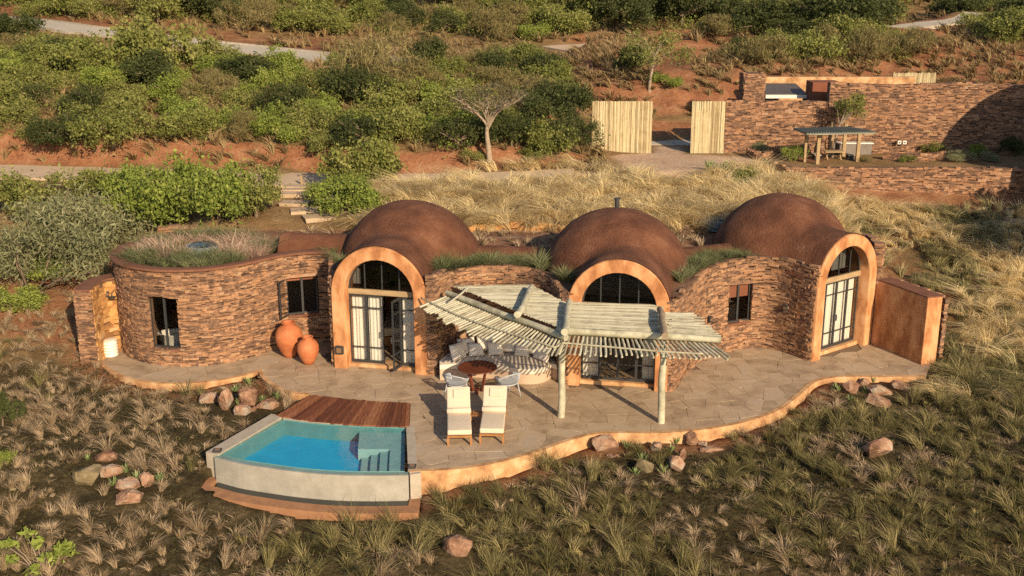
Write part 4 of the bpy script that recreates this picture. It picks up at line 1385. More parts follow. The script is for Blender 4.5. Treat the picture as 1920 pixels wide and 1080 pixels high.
# ------------------------------------------------------------------ seating niche
FRONT = [Vector(p) for p in catmull([(-2.2, 31.62, 0), (-1.75, 31.72, 0), (-1.2, 31.85, 0), (-.6, 31.72, 0), (-.05, 31.42, 0), (.45, 31.26, 0), (.9, 31.38, 0), (1.22, 31.8, 0)], 5)]
BACK = [Vector((p.x, p.y, 0)) for p in PATH_M[3:-4]]
BACK = [p + Vector((0, -.06, 0)) for p in BACK]
sofa = thing('built_in_bench', 'curved plastered bench with oat cushion built into the stone niche', 'bench', (-.4, 32.6, 0))
q = MB(); q.prism([(p.x, p.y) for p in FRONT] + [(p.x, p.y) for p in BACK[::-1]], 0.0, .33); bevel(q.build('base', mat('bench_plaster', [(.42, .30, .22), (.52, .39, .29)], 3, .9), sofa), .02)
q = MB(); q.prism([(p.x, p.y - .03) for p in FRONT] + [(p.x, p.y - .02) for p in BACK[::-1]], .335, .5)
smooth_by_angle(bevel(q.build('seat_cushion', LINEN2, sofa), .045, 3))

def pillow_mesh(w, h, t, name='pillow'):
    n_ = 12
    V, F = [], []
    for sgn in (1, -1):
        for j in range(n_ + 1):
            for i in range(n_ + 1):
                a, c_ = i / n_ * 2 - 1, j / n_ * 2 - 1
                pin = 1 - .10 * (1 - a * a) * (c_ * c_) - 0 
                pin2 = 1 - .10 * (1 - c_ * c_) * (a * a)
                e = max(0, (1 - a ** 4) * (1 - c_ ** 4)) ** .5
                V.append((a * w / 2 * pin2, sgn * t / 2 * e + .01 * math.sin(5 * a + 3 * c_) * e, c_ * h / 2 * pin))
    N = (n_ + 1) ** 2
    for s_ in range(2):
        for j in range(n_):
            for i in range(n_):
                a = s_ * N + j * (n_ + 1) + i
                f = (a, a + 1, a + n_ + 2, a + n_ + 1)
                F.append(f if s_ == 1 else f[::-1])
    b = MB(); b.add(V, F)
    me = b.mesh(name, PILLOW, True)
    bm = bmesh.new(); bm.from_mesh(me); bmesh.ops.remove_doubles(bm, verts=bm.verts, dist=.002); bm.to_mesh(me); bm.free()
    return me
PM = [pillow_mesh(.62, .55, .22), pillow_mesh(.52, .45, .2), pillow_mesh(.72, .52, .22)]
pil = [(-1.72, 32.55, 50, 0, .0, 'large pale pillow at the left end of the curved bench'),
       (-1.45, 33.0, 30, 0, .05, 'pale pillow behind the two leftmost pillows of the bench'),
       (-1.15, 32.85, 12, 1, .0, 'small square pillow in the front row, second from the left on the bench'),
       (-.85, 33.25, 8, 0, .05, 'pale back row pillow between the two left square pillows'),
       (-.52, 32.95, 2, 1, .0, 'small square pillow in the front row, directly behind the round table'),
       (-.12, 33.2, -8, 0, .0, 'pale pillow leaning on the wall at the middle of the bench'),
       (.32, 32.85, -20, 1, .0, 'small square pillow in the front row, second from the right on the bench'),
       (.52, 33.0, -32, 0, .08, 'pale back row pillow behind the second pillow from the right'),
       (.93, 32.45, -52, 2, .0, 'large pale pillow at the right end of the curved bench')]
for x, y, rz, k, dz, lb in pil:
    x, y = x * (.97 if x < 0 else 1.0), y - .42
    M = Matrix.Translation((x, y, .5 + [.275, .225, .26][k] * .95 + dz * .4)) @ Matrix.Rotation(math.radians(rz), 4, 'Z') @ Matrix.Rotation(math.radians(-20), 4, 'X')
    tag(link('pillow', PM[k], None, None, M), lb, 'pillow', 'pillows on the curved bench')

# table
tb = P(895, 688, .74)
t = thing('round_table', 'round dark red wooden table in front of the curved bench', 'table', (tb.x, tb.y, 0))
q = MB(); q.lathe([(.001, .70), (.54, .70), (.58, .715), (.59, .73), (.58, .745), (.001, .745)], (tb.x, tb.y, 0), 48); smooth_by_angle(q.build('table_top', TABLEW, t), 30)
for a in (45, 135, 225, 315):
    c_, s_ = math.cos(math.radians(a)), math.sin(math.radians(a))
    q = MB(); q.beam((tb.x + .2 * c_, tb.y + .2 * s_, 0.03), (tb.x + .36 * c_, tb.y + .36 * s_, .70), .05, .05); q.build('leg', TABLEW, t)
q = MB(); q.box((tb.x, tb.y, .03), (.95, .07, .06)); q.box((tb.x, tb.y, .031), (.07, .8, .058)); q.build('foot_cross', TABLEW, t)

# wicker chairs: local frame faces +Y
def chair(x, y, rz, lb):
    t = thing('wicker_chair', lb, 'chair', (x, y, 0), 'white wicker chairs at the round table')
    R = Matrix.Translation((x, y, 0)) @ Matrix.Rotation(math.radians(rz), 4, 'Z')
    def bl(b, name, m=WICKER, sm=True): return b.build(name, m, t, smooth=sm, M=R)
    b = MB(); b.lathe([(.001, .42), (.26, .42), (.29, .43), (.29, .45), (.26, .46), (.001, .455)], (0, 0, 0), 24); bl(b, 'seat')
    for a, c_ in ((-.2, .2), (.2, .2), (-.2, -.2), (.2, -.2)):
        b = MB(); b.tube([(a, c_, .44), (a * 1.35, c_ * 1.35, 0)], [.02, .013], 8); bl(b, 'leg')
    def rim(th):
        r = .37
        zz = .64 + .16 * max(0, -math.sin(th)) 
        return Vector((r * math.cos(th), r * math.sin(th) * .95, zz))
    ths = [math.radians(25 - 230 * k / 30) for k in range(31)]
    b = MB(); pts = [rim(q_) for q_ in ths]
    pts = [Vector((.27 * math.cos(ths[0]), .27 * math.sin(ths[0]), .45))] + pts + [Vector((.27 * math.cos(ths[-1]), .27 * math.sin(ths[-1]), .45))]
    b.tube(pts, .017, 8); bl(b, 'arm_rim')
    b = MB()
    for k in range(44):
        th = math.radians(22 - 224 * k / 43)
        b.tube([Vector((.28 * math.cos(th), .28 * math.sin(th) * .95, .44)), Vector((.35 * math.cos(th), .35 * math.sin(th) * .95, .56)), rim(th)], .006, 5)
    tag(bl(b, 'wicker_strand'), kind='stuff')
chair(-1.62, 30.22, -32, 'white wicker armchair on the left side of the round table')
chair(-.12, 30.3, 38, 'white wicker armchair on the right side of the round table')

# sun loungers
def lounger(x, y, rz, lb):
    t = thing('sun_lounger', lb, 'sun lounger', (x, y, 0), 'sun loungers on the patio')
    R = Matrix.Translation((x, y, 0)) @ Matrix.Rotation(math.radians(rz), 4, 'Z')
    def bl(b, name, m): return b.build(name, m, t, M=R)
    b = MB()
    for s_ in (-.3, .3): b.box((s_, 1.0, .26), (.045, 2.0, .07))
    for yy in (.03, .5, 1.0, 1.5, 1.97): b.box((0, yy, .255), (.56, .05, .05))
    bl(b, 'frame', LOUNGEW)
    for a in (-.3, .3):
        for c_ in (.03, 1.9):
            b = MB(); b.box((a, c_, .115), (.055, .055, .23)); bl(b, 'leg', LOUNGEW)
    b = MB(); b.box((0, .62, .365), (.64, 1.22, .14)); o = bl(b, 'seat_cushion', LINEN); bevel(o, .04, 3); smooth_by_angle(o)
    ang = math.radians(37)
    Mb = Matrix.Rotation(ang, 3, 'X')
    L = .88
    cen = Vector((0, 1.24, .33)) + Mb @ Vector((0, L / 2, .05))
    b = MB(); b.box(cen, (.64, L, .13), Mb); o = bl(b, 'back_cushion', LINEN); bevel(o, .04, 3); smooth_by_angle(o)
    b = MB(); b.box(Vector((0, 1.24, .30)) + Mb @ Vector((0, L / 2, -.03)), (.58, L, .03), Mb); bl(b, 'back_frame', LOUNGEW)
    cp_ = Vector((0, 1.24, .33)) + Mb @ Vector((.02, L * .72, .135))
    b = MB(); b.box(cp_, (.32, .27, .05), Mb); o = bl(b, 'headrest_pad', LINEN); bevel(o, .02, 2)
    b = MB(); b.tube([(-.33, 1.2, .5), (-.31, 1.2, .5), (.31, 1.2, .5), (.33, 1.2, .5)], [.06, .085, .085, .06], 16); o = bl(b, 'bolster', LINEN); smooth_by_angle(o, 60)
    b = MB(); b.beam((-.26, 1.75, .26), (-.26, 1.7, .8), .03, .03); b.beam((.26, 1.75, .26), (.26, 1.7, .8), .03, .03); bl(b, 'back_prop', LOUNGEW)
lp = [P(862, 836), P(922, 833)]
lounger(lp[0].x, lp[0].y, 3.5, 'cream cushioned sun lounger nearer the pool')
lounger(lp[1].x, lp[1].y, -2.0, 'cream cushioned sun lounger further from the pool')
s0 = P(893, 797)
t = thing('side_table', 'small low wooden side table between the two sun loungers', 'side table', s0)
for k in range(5):
    q = MB(); q.box((s0.x - .14 + .07 * k, s0.y + .1, .3), (.055, .34, .025)); q.build('slat', LOUNGEW, t)
for a in (-.14, .14):
    for c_ in (-.03, .22):
        q = MB(); q.box((s0.x + a, s0.y + c_, .14), (.035, .035, .288)); q.build('leg', LOUNGEW, t)

# clay pots and stool
def pot(x, y, s_, lb, tall=1.0):
    t = thing('clay_pot', lb, 'pot', (x, y, 0), 'terracotta pots by the wall')
    q = MB()
    pr = [(.001, 0), (.17, 0), (.20, .02), (.29, .18), (.40, .42), (.445, .62), (.43, .80), (.36, .95), (.25, 1.04), (.19, 1.07), (.18, 1.10), (.22, 1.13), (.235, 1.16), (.22, 1.18), (.17, 1.16), (.15, 1.08), (.22, .95), (.3, .7)]
    q.lathe([(r * s_, z * s_ * tall) for r, z in pr], (x, y, 0), 40)
    q.build('body', CLAY, t, smooth=True)
p = P(544, 668); pot(p.x, p.y, 1.0, 'larger terracotta pot against the stone wall')
p = P(579, 682); pot(p.x, p.y, .78, 'smaller terracotta pot in front of the larger one')
p = P(208, 667)
t = thing('drum_stool', 'white ribbed round stool in the outdoor shower', 'stool', p)
q = MB(); pr = [(.001, 0), (.2, 0)]
for k in range(5): pr += [(.235, .02 + k * .1), (.245, .05 + k * .1), (.235, .08 + k * .1), (.215, .1 + k * .1)]
pr += [(.235, .53), (.24, .55), (.2, .57), (.001, .57)]
q.lathe(pr, (p.x, p.y, 0), 32); q.build('body', WHITE, t, smooth=False)
smooth_by_angle(t.children[0], 50)
t = thing('shower_head', 'dark overhead shower on a bent arm from the ochre stone', 'shower', (-12.85, 34.35, 1.75))
q = MB(); q.tube([(-12.9, 34.5, 2.05), (-12.88, 34.3, 2.08), (-12.87, 34.12, 2.05), (-12.87, 34.08, 1.95)], .015, 8); q.build('arm', STEEL, t)
q = MB(); q.lathe([(.001, 1.96), (.03, 1.95), (.12, 1.93), (.12, 1.91), (.001, 1.91)], (-12.87, 34.08, 0), 20); q.build('rose', STEEL, t)
# ------------------------------------------------------------------ compound behind the gates
def stone_block_wall(name, label, path, z0, z1, parts=0, seed=1, course=(.05, .1), length=(.1, .3), th=.35, m=STONE_FAR):
    t = thing(name, label, 'wall', (path[0][0], path[0][1], z0 if not callable(z0) else z0(Vector(path[0][:2]))))
    w = Wall(path, z0, z1, [], th=th, seed=seed, course=course, length=length)
    c_ = w.core('wall_core', MORTAR, t)
    lay(w.stones(), c_, m, parts)
    return t
YW = 50.75
xw = lambda px: (px - 960) / FPX * (YW * math.cos(PITCH) + 8 * math.sin(PITCH))
stone_block_wall('stone_wall', 'lower dry stone wall adjoining the right hand pole gate', [(xw(1357), YW), (xw(1546), YW - .05)], 3.7, 6.32, 0, 31, th=.5)
stone_block_wall('stone_wall', 'tall dry stone wall behind the thatched garden shelter, with a domed shadow', [(xw(1546), YW - .1), (xw(1760), YW - .2), (28, YW - .6)], 3.7, lambda p: 7.12 + .05 * math.sin(p.x), 0, 32, th=.5)
stone_block_wall('retaining_wall', 'long low dry stone retaining wall in front of the garden terrace', [(11.15, 48.6), (11.3, 47.4), (TERR_X, TERR_Y), (17, TERR_Y - .03), (26, TERR_Y - .1)], lambda p: Tz(p.x, min(p.y, 45.9)) - .15, 4.08, 300, 33, th=.4)
def block(name, label, cat, x0, x1, y0, y1, z0, z1, m, part='body'):
    t = thing(name, label, cat, ((x0 + x1) / 2, y0, z0))
    q = MB(); q.box(((x0 + x1) / 2, (y0 + y1) / 2, (z0 + z1) / 2), (x1 - x0, y1 - y0, z1 - z0))
    bevel(q.build(part, m, t), .03)
    return t
t = block('stone_pillar', 'dark square stone pillar above the lower compound wall', 'pillar', 10.98, 11.95, 52.8, 53.9, 3.9, 7.35, MORTAR, 'core')
lay(Wall([(10.95, 53.9), (10.95, 52.77), (11.98, 52.77), (11.98, 53.9)], 3.9, 7.37, [], seed=35).stones(), t, STONE_FAR, 0)
block('plaster_wall', 'long pale orange plastered wall at the back of the compound', 'wall', 12.4, 20.2, 56, 56.35, 4, 6.92, EDGE)
block('brown_wall', 'red brown plastered wall block at the end of the tall stone wall', 'wall', 14.05, 15.4, 52.2, 53.4, 4, 7.02, REDBROWN)
t = thing('carport', 'low corrugated brown sheet roof tucked behind the compound wall', 'roof', (13, 54, 4.2))
q = MB()
for k in range(22):
    x = 12.15 + k * .092
    q.tube([(x, 53.2, 6.33), (x, 55.6, 6.62)], .048, 6)
q.build('sheet_roof', GREYMETAL, t)
q = MB(); q.box((13.2, 53.15, 6.26), (2.2, .06, .16)); q.build('fascia', WHITE, t)
for x in (12.25, 14.0):
    q = MB(); q.box((x, 53.4, 5.2), (.1, .1, 2.1)); q.build('post', STEEL, t)
t = thing('pole_fence', 'short pale pole fence on the bank above the compound', 'fence', (20.6, 57.5, 5.9))
for k in range(44):
    pole('fence_pole', (19.6 + k * .05, 57.5, 5.7), (19.6 + k * .05, 57.5, 7.0 + random.uniform(-.03, .03)), .027, GATEP, t, k % 6)
block('far_house', 'pale orange house wall at the top right corner of the hillside', 'house', 36.5, 41, 86, 90, 8, 13, EDGE)

# gates
def gate(px0, px1, label):
    x0, x1 = xw(px0), xw(px1)
    t = thing('pole_gate', label, 'gate', ((x0 + x1) / 2, YW - .15, 3.95), 'pole clad gates')
    n_ = int((x1 - x0) / .045)
    for k in range(n_):
        x = x0 + (x1 - x0) * (k + .5) / n_
        pole('gate_pole', (x, YW - .15 + random.uniform(-.01, .01), 3.93), (x + random.uniform(-.012, .012), YW - .15, 6.33 + random.uniform(-.012, .012)), .025 * random.uniform(.85, 1.1), GATEP, t, k % 6)
    for z in (4.35, 5.9):
        q = MB(); q.box(((x0 + x1) / 2, YW - .06, z), (x1 - x0, .08, .1)); q.build('cross_rail', STEEL, t)
gate(1108, 1220, 'wide gate leaf of pale vertical poles beside the green bushes')
gate(1293, 1355, 'narrow gate leaf of pale vertical poles joined to the stone wall')

# garden shelter on the terrace
t = thing('garden_shelter', 'open garden shelter with dark green sheet roof on wooden posts', 'shelter', P(1560, 300, 3.95))
zr = 5.38
c4 = [P(1487, 240, zr + .06), P(1592, 238, zr + .06), P(1642, 249, zr - .04), P(1512, 251, zr - .04)]
q = MB(); q.prism([tuple(p.xy) for p in c4], zr - .02, zr + .03)
for v in range(len(q.v)):
    x, y, z = q.v[v]; q.v[v] = (x, y, z + (y - 48) * .05)
q.build('roof', ROOFMETAL, t)
ro = t.children[0]
for k in range(26):
    s_ = (k + .5) / 26
    a, c_ = c4[0].lerp(c4[1], s_), c4[3].lerp(c4[2], s_)
    q = MB(); q.beam((a.x, a.y, zr + .045 + (a.y - 48) * .05), (c_.x, c_.y, zr + .045 + (c_.y - 48) * .05), .05, .035); q.build('roof_rib', ROOFMETAL, ro)
a, c_ = c4[3], c4[2]
pole('eave_pole', (a.x, a.y + .05, zr - .07), (c_.x, c_.y + .05, zr - .06), .04, POLEW, t)
for px, py in ((1509, 304), (1532, 308), (1557, 292), (1581, 293), (1607, 303)):
    b0 = P(px, py, 3.93)
    q = MB(); q.box((b0.x, b0.y, (3.93 + zr - .03 + (b0.y - 48) * .05) / 2), (.15, .15, zr - .03 + (b0.y - 48) * .05 - 3.93)); bevel(q.build('post', WOODBEAM, t), .015)
t = thing('picnic_table', 'wooden picnic table under the garden shelter', 'table', P(1562, 301, 3.93))
p0 = P(1562, 299, 3.93)
q = MB(); q.box((p0.x, p0.y, 4.30), (.85, .5, .05)); q.build('table_top', WOODBEAM, t)
for s_ in (-.3, .3):
    q = MB(); q.beam((p0.x + s_, p0.y - .2, 3.93), (p0.x + s_, p0.y + .15, 4.28), .05, .05, (1, 0, 0)); q.beam((p0.x + s_ + .001, p0.y + .2, 3.93), (p0.x + s_ + .001, p0.y - .15, 4.28), .04, .05, (1, 0, 0)); q.build('leg', WOODBEAM, t)
for s_, lb in ((-.75, 'left'), (.75, 'right')):
    t2 = thing('garden_bench', 'small pale bench at the %s end of the picnic table' % lb, 'bench', (p0.x + s_, p0.y, 3.93))
    q = MB(); q.box((p0.x + s_, p0.y, 4.16), (.28, .5, .05)); q.build('seat', COPSTONE, t2)
    for k in (-.2, .2):
        q = MB(); q.box((p0.x + s_, p0.y + k, 4.03), (.24, .05, .2)); q.build('leg', STEEL, t2)
p0 = P(1600, 289, 3.93)
t = thing('outdoor_counter', 'grey outdoor counter against the wall behind the garden shelter', 'counter', p0)
q = MB(); q.box((p0.x, p0.y, 4.18), (1.5, .5, .5)); bevel(q.build('body', GREYMETAL, t), .02)
q = MB(); q.box((p0.x, p0.y - .02, 4.46), (1.62, .6, .05)); bevel(q.build('worktop', WHITE, t), .01)
for k, px in enumerate((1686, 1696)):
    p0 = H(px, 267, YW - .42)
    t = thing('socket_box', ['white square box on the stone wall, left of a pair', 'white square box on the stone wall, right of a pair'][k], 'socket box', p0)
    q = MB(); q.box(p0, (.16, .1, .16)); bevel(q.build('cover', WHITE, t), .01)
    q = MB(); q.box(p0 + Vector((0, -.055, 0)), (.06, .012, .07)); q.build('flap', STEEL, t)
# low planters
stone_block_wall('stone_planter', 'low curved stone planter at the foot of the wall beside the drive', [tuple(P(x, y, 3.95).xy) for x, y in ((1398, 292), (1412, 299), (1430, 301), (1448, 297))], 3.85, 4.3, 0, 41)
stone_block_wall('stone_planter', 'low stone planter on the terrace right of the garden shelter', [tuple(P(x, y, 3.95).xy) for x, y in ((1655, 299), (1690, 301), (1740, 302), (1772, 297))], 3.85, 4.25, 0, 42)
# neighbouring villa beyond the right edge, whose shadow falls on the stone wall
nb = thing('neighbour_villa', 'neighbouring domed stone villa just beyond the right edge', 'house', (26.4, 43.4, 2.4))
nz0 = Tz(26.4, 41) - .3
ringp = [(26.4 + 3.7 * math.cos(math.radians(a)), 43.2 + 3.0 * math.sin(math.radians(a))) for a in range(0, 361, 10)]
w = Wall(ringp[::-1][::-1], nz0, 7.4, [], seed=51, course=(.1, .2), length=(.3, .7))
co = w.core('wall', MORTAR, nb); lay(w.stones(), co, STONE_FAR, 0)
b = MB(); b.lathe([(3.75, 7.2)] + [(3.3 * math.cos(math.pi / 2 * k / 16) + .001, 7.4 + 3.1 * math.sin(math.pi / 2 * k / 16)) for k in range(17)], (26.9, 43.2, 0), 48); b.build('dome', DOME, nb, smooth=True)

# stone steps from the path down to the villa
t = thing('garden_steps', 'pale stone steps coming down from the path behind the tower', 'steps', (-8.9, 44.6, 3))
for k in range(5):
    y = 45.3 - .55 * k
    z = Tz(-8.9, y) + .08
    q = MB(); q.box((-8.95 + .08 * k, y, z - .15), (1.0, .56, .4), None, .02); bevel(q.build('step', STEPST, t), .03)
for k, (x, y, w_, d_) in enumerate(((-8.4, 42.0, 1.1, .8), (-7.8, 41.1, 1.2, .8), (-7.2, 40.2, 1.1, .8))):
    q = MB(); q.box((x, y, Tz(x, y) + .02), (w_, d_, .14), Matrix.Rotation(.2 * k, 3, 'Z'), .03)
    tag(bevel(q.build('slab_step', STEPST), .03), ['upper flat pale slab on the path down behind the tower', 'middle flat pale slab on the path down behind the tower', 'lower flat pale slab on the path, nearest the left dome'][k], 'slab')
p0 = G(566, 350)
q = MB(); q.box((p0.x, p0.y, p0.z + .2), (.09, .09, .55)); tag(bevel(q.build('path_bollard', WOODBEAM), .012), 'short wooden bollard beside the pale steps on the path', 'bollard')

# back retaining stones between the domes
t = stone_block_wall('back_retaining_wall', 'rough low stone wall under straw grass between the left and middle domes', [(-2.2, 38.9), (-.6, 39.2), (.9, 39.2), (2.4, 38.9)], 2.7, 3.2, 0, 61, course=(.1, .18), length=(.2, .4), m=STONE_GOLD)

# ------------------------------------------------------------------ vegetation builders
def leaf_mesh(name, cl, per, leaf, seed, m, spread=.26, flat=.75, asp=.55, up=0.0):
    r = np.random.default_rng(seed)
    cl = np.asarray(cl)
    n = len(cl) * per
    c = np.repeat(cl[:, :3], per, 0)
    s_ = np.repeat(cl[:, 3], per)
    d = r.normal(size=(n, 3)); d /= np.linalg.norm(d, axis=1, keepdims=True)
    rad = r.random(n) ** .45 * np.where(r.random(n) < .16, r.uniform(1.2, 2.6, n), 1.0)
    pos = c + d * (rad * s_ * spread)[:, None] * np.array([1, 1, flat])
    a = r.normal(size=(n, 3)) + np.array([0, 0, up]); a /= np.linalg.norm(a, axis=1, keepdims=True)
    q = r.normal(size=(n, 3)); bt = np.cross(a, q); bt /= np.linalg.norm(bt, axis=1, keepdims=True)
    L = leaf * (.45 + 1.3 * r.random(n) ** 2)[:, None]
    V = np.stack([pos - a * L, pos + bt * L * asp, pos + a * L, pos - bt * L * asp], 1).reshape(-1, 3)
    Q = np.arange(n * 4).reshape(-1, 4)
    crnd = np.repeat(r.random(len(cl)), per) * .55 + r.random(n) * .45
    return np_mesh(name, V, Q, None, np.repeat(crnd, 4), m)

def clumps(n, seed, rx=1., rz=.75, zc=.55, lo=-.75, sz=(.7, 1.3)):
    """leaf clumps on the skins of several uneven lobes"""
    r = np.random.default_rng(seed)
    lobes = []
    for k in range(r.integers(6, 10)):
        a, q = r.random() * 6.283, r.random() ** .6 * .88
        lr = r.uniform(.26, .52) * (1.1 - .35 * q)
        lobes.append((q * math.cos(a) * rx, q * math.sin(a) * rx, zc + r.uniform(-.35, .45) * rz * (1.1 - q), lr))
    w = np.array([l[3] ** 2 for l in lobes]); w /= w.sum()
    out = []
    while len(out) < n:
        l = lobes[r.choice(len(lobes), p=w)]
        p = r.normal(size=3); p /= np.linalg.norm(p)
        if p[2] < lo: continue
        k = l[3] * (.55 + .55 * r.random() ** .5)
        out.append((l[0] + p[0] * k, l[1] + p[1] * k, max(.03, l[2] + p[2] * k * (.6 + .4 * rz)), r.uniform(*sz)))
    return out

def trunk_mesh(name, cl, seed, m, h0=.35, r0=.06, n=7, stems=1):
    rr = random.Random(seed)
    b = MB()
    if stems == 1:
        top = Vector((rr.uniform(-.08, .08), rr.uniform(-.08, .08), h0))
        b.tube([(0, 0, -.15), (top.x * .4, top.y * .4, h0 * .5), top], [r0 * 1.25, r0, r0 * .8], 7)
    for k in range(n):
        c_ = cl[rr.randrange(len(cl))]
        tgt = Vector(c_[:3])
        st = top if stems == 1 else Vector((rr.uniform(-.12, .12), rr.uniform(-.12, .12), -.1))
        tgt = st.lerp(tgt, rr.uniform(1.0, 1.22)); mid = st.lerp(tgt, .5) + Vector((rr.uniform(-.1, .1), rr.uniform(-.1, .1), .06))
        b.tube([st, mid, tgt], [r0 * .6, r0 * .4, r0 * .12], 5)
    return b.mesh(name, m, True)

KIND = {}
def add_kind(k, mats, variants, **kw):
    KIND[k] = []
    for v in range(variants):
        s_ = hash(k) % 1 + v * 17 + sum(map(ord, k))
        cl = clumps(kw.get('n', 70), s_, kw.get('rx', 1), kw.get('rz', .75), kw.get('zc', .5), kw.get('lo', -.75), kw.get('sz', (.7, 1.3)))
        c_ = leaf_mesh('crown', cl, kw.get('per', 60), kw.get('leaf', .05), s_ + 1, mats, kw.get('spread', .2), kw.get('flat', .75), kw.get('asp', .55), kw.get('up', 0))
        t_ = trunk_mesh('trunk', cl, s_ + 2, kw.get('bark', BARK), kw.get('h0', .35), kw.get('r0', .05), kw.get('tn', 15), kw.get('stems', 1))
        KIND[k].append((c_, t_))
add_kind('olive', LEAF['olive'], 6, n=120, per=70, leaf=.034)
add_kind('bright', LEAF['bright'], 5, n=115, per=68, leaf=.037)
add_kind('dark', LEAF['dark'], 4, n=120, per=70, leaf=.034, rz=.8, zc=.6)
add_kind('dry', LEAF['dry'], 4, n=75, per=80, leaf=.06, asp=.13, up=1.2, rz=.7, zc=.45, stems=3, tn=12, r0=.03)
add_kind('grey', LEAF['grey'], 3, n=130, per=120, leaf=.036, asp=.2, rz=.62, zc=.5, spread=.3, flat=.4, up=.3, stems=3, tn=10, r0=.035)
add_kind('tree', LEAF['olive'], 3, n=60, per=60, leaf=.05, rz=.5, zc=1.35, lo=-.2, h0=.8, r0=.055, tn=10)
add_kind('red', LEAF['red'], 1, n=30, per=40, leaf=.06, rz=.8, zc=.8)

def plant(name, kind, pos, s_, label, group=None, cat='tree', zs=1.0, v=None, rz=None):
    s_ *= 1.15
    c_, t_ = random.choice(KIND[kind]) if v is None else KIND[kind][v]
    root = thing(name, label, cat, pos, group)
    root.rotation_euler = (random.uniform(-.06, .06), random.uniform(-.06, .06), random.uniform(0, 6.28) if rz is None else rz)
    root.scale = (s_, s_, s_ * zs)
    for nm, me_ in (('crown', c_), ('trunk', t_)):
        o = bpy.data.objects.new(nm, me_); COL.objects.link(o); o.parent = root
    return root

def tufts(name, pos, h, nb, m, label=None, width=.012, spread=.55, lean=(0, 0), curve=.5, seed=0, parent=None, r0=.06, wj=.5):
    r = np.random.default_rng(seed)
    N = len(pos)
    if N == 0: return None
    n = N * nb
    base = np.repeat(np.asarray(pos, float), nb, 0)
    hh = np.repeat(np.asarray(h, float), nb) * (.55 + .6 * r.random(n))
    az = r.random(n) * 2 * math.pi
    tl = np.repeat(r.normal(size=(N, 2)) * wj * .5 + np.asarray(lean), nb, 0)
    sp = spread * (.15 + 1.25 * r.random(n) ** .8) * np.repeat(.6 + .8 * r.random(N), nb)
    cv = np.repeat(curve * (.6 + .8 * r.random(N)), nb) * (.7 + .6 * r.random(n))
    d = np.stack([np.cos(az) * sp, np.sin(az) * sp], 1) + tl
    base[:, :2] += np.stack([np.cos(az), np.sin(az)], 1) * (r.random(n) * r0)[:, None]
    w = np.stack([-np.sin(az + r.normal(size=n) * .8), np.cos(az + r.normal(size=n) * .8), np.zeros(n)], 1) * (width * (.6 + .8 * r.random(n)))[:, None]
    def pt(t):
        out = base.copy()
        out[:, :2] += d * (hh * (t * .45 + t * t * .75))[:, None]
        out[:, 2] += hh * (t - cv * t * t)
        return out
    p1 = pt(.5)
    p2 = pt(1.0)
    V = np.stack([base - w * .6, base + w * .6, p1 - w, p1 + w, p2], 1).reshape(-1, 3)
    i = np.arange(n) * 5
    Q = np.stack([i, i + 1, i + 3, i + 2], 1)
    Tt = np.stack([i + 2, i + 3, i + 4], 1)
    tr_ = np.repeat(np.repeat(r.random(N), nb) * .6 + r.random(n) * .4, 5)
    o = link(name, np_mesh(name, V, Q, Tt, tr_, m), m, parent)
    return tag(o, label, 'grass' if label else None, kind='stuff')

def scatter(x0, x1, y0, y1, sp, seed, mask=None):
    r = np.random.default_rng(seed)
    gx, gy = np.meshgrid(np.arange(x0, x1, sp), np.arange(y0, y1, sp))
    x = (gx + r.uniform(-.48, .48, gx.shape) * sp).ravel(); y = (gy + r.uniform(-.48, .48, gy.shape) * sp).ravel()
    k = mask(x, y, r) if mask is not None else np.ones(x.shape, bool)
    x, y = x[k], y[k]
    return np.stack([x, y, T(x, y) - .02], 1)

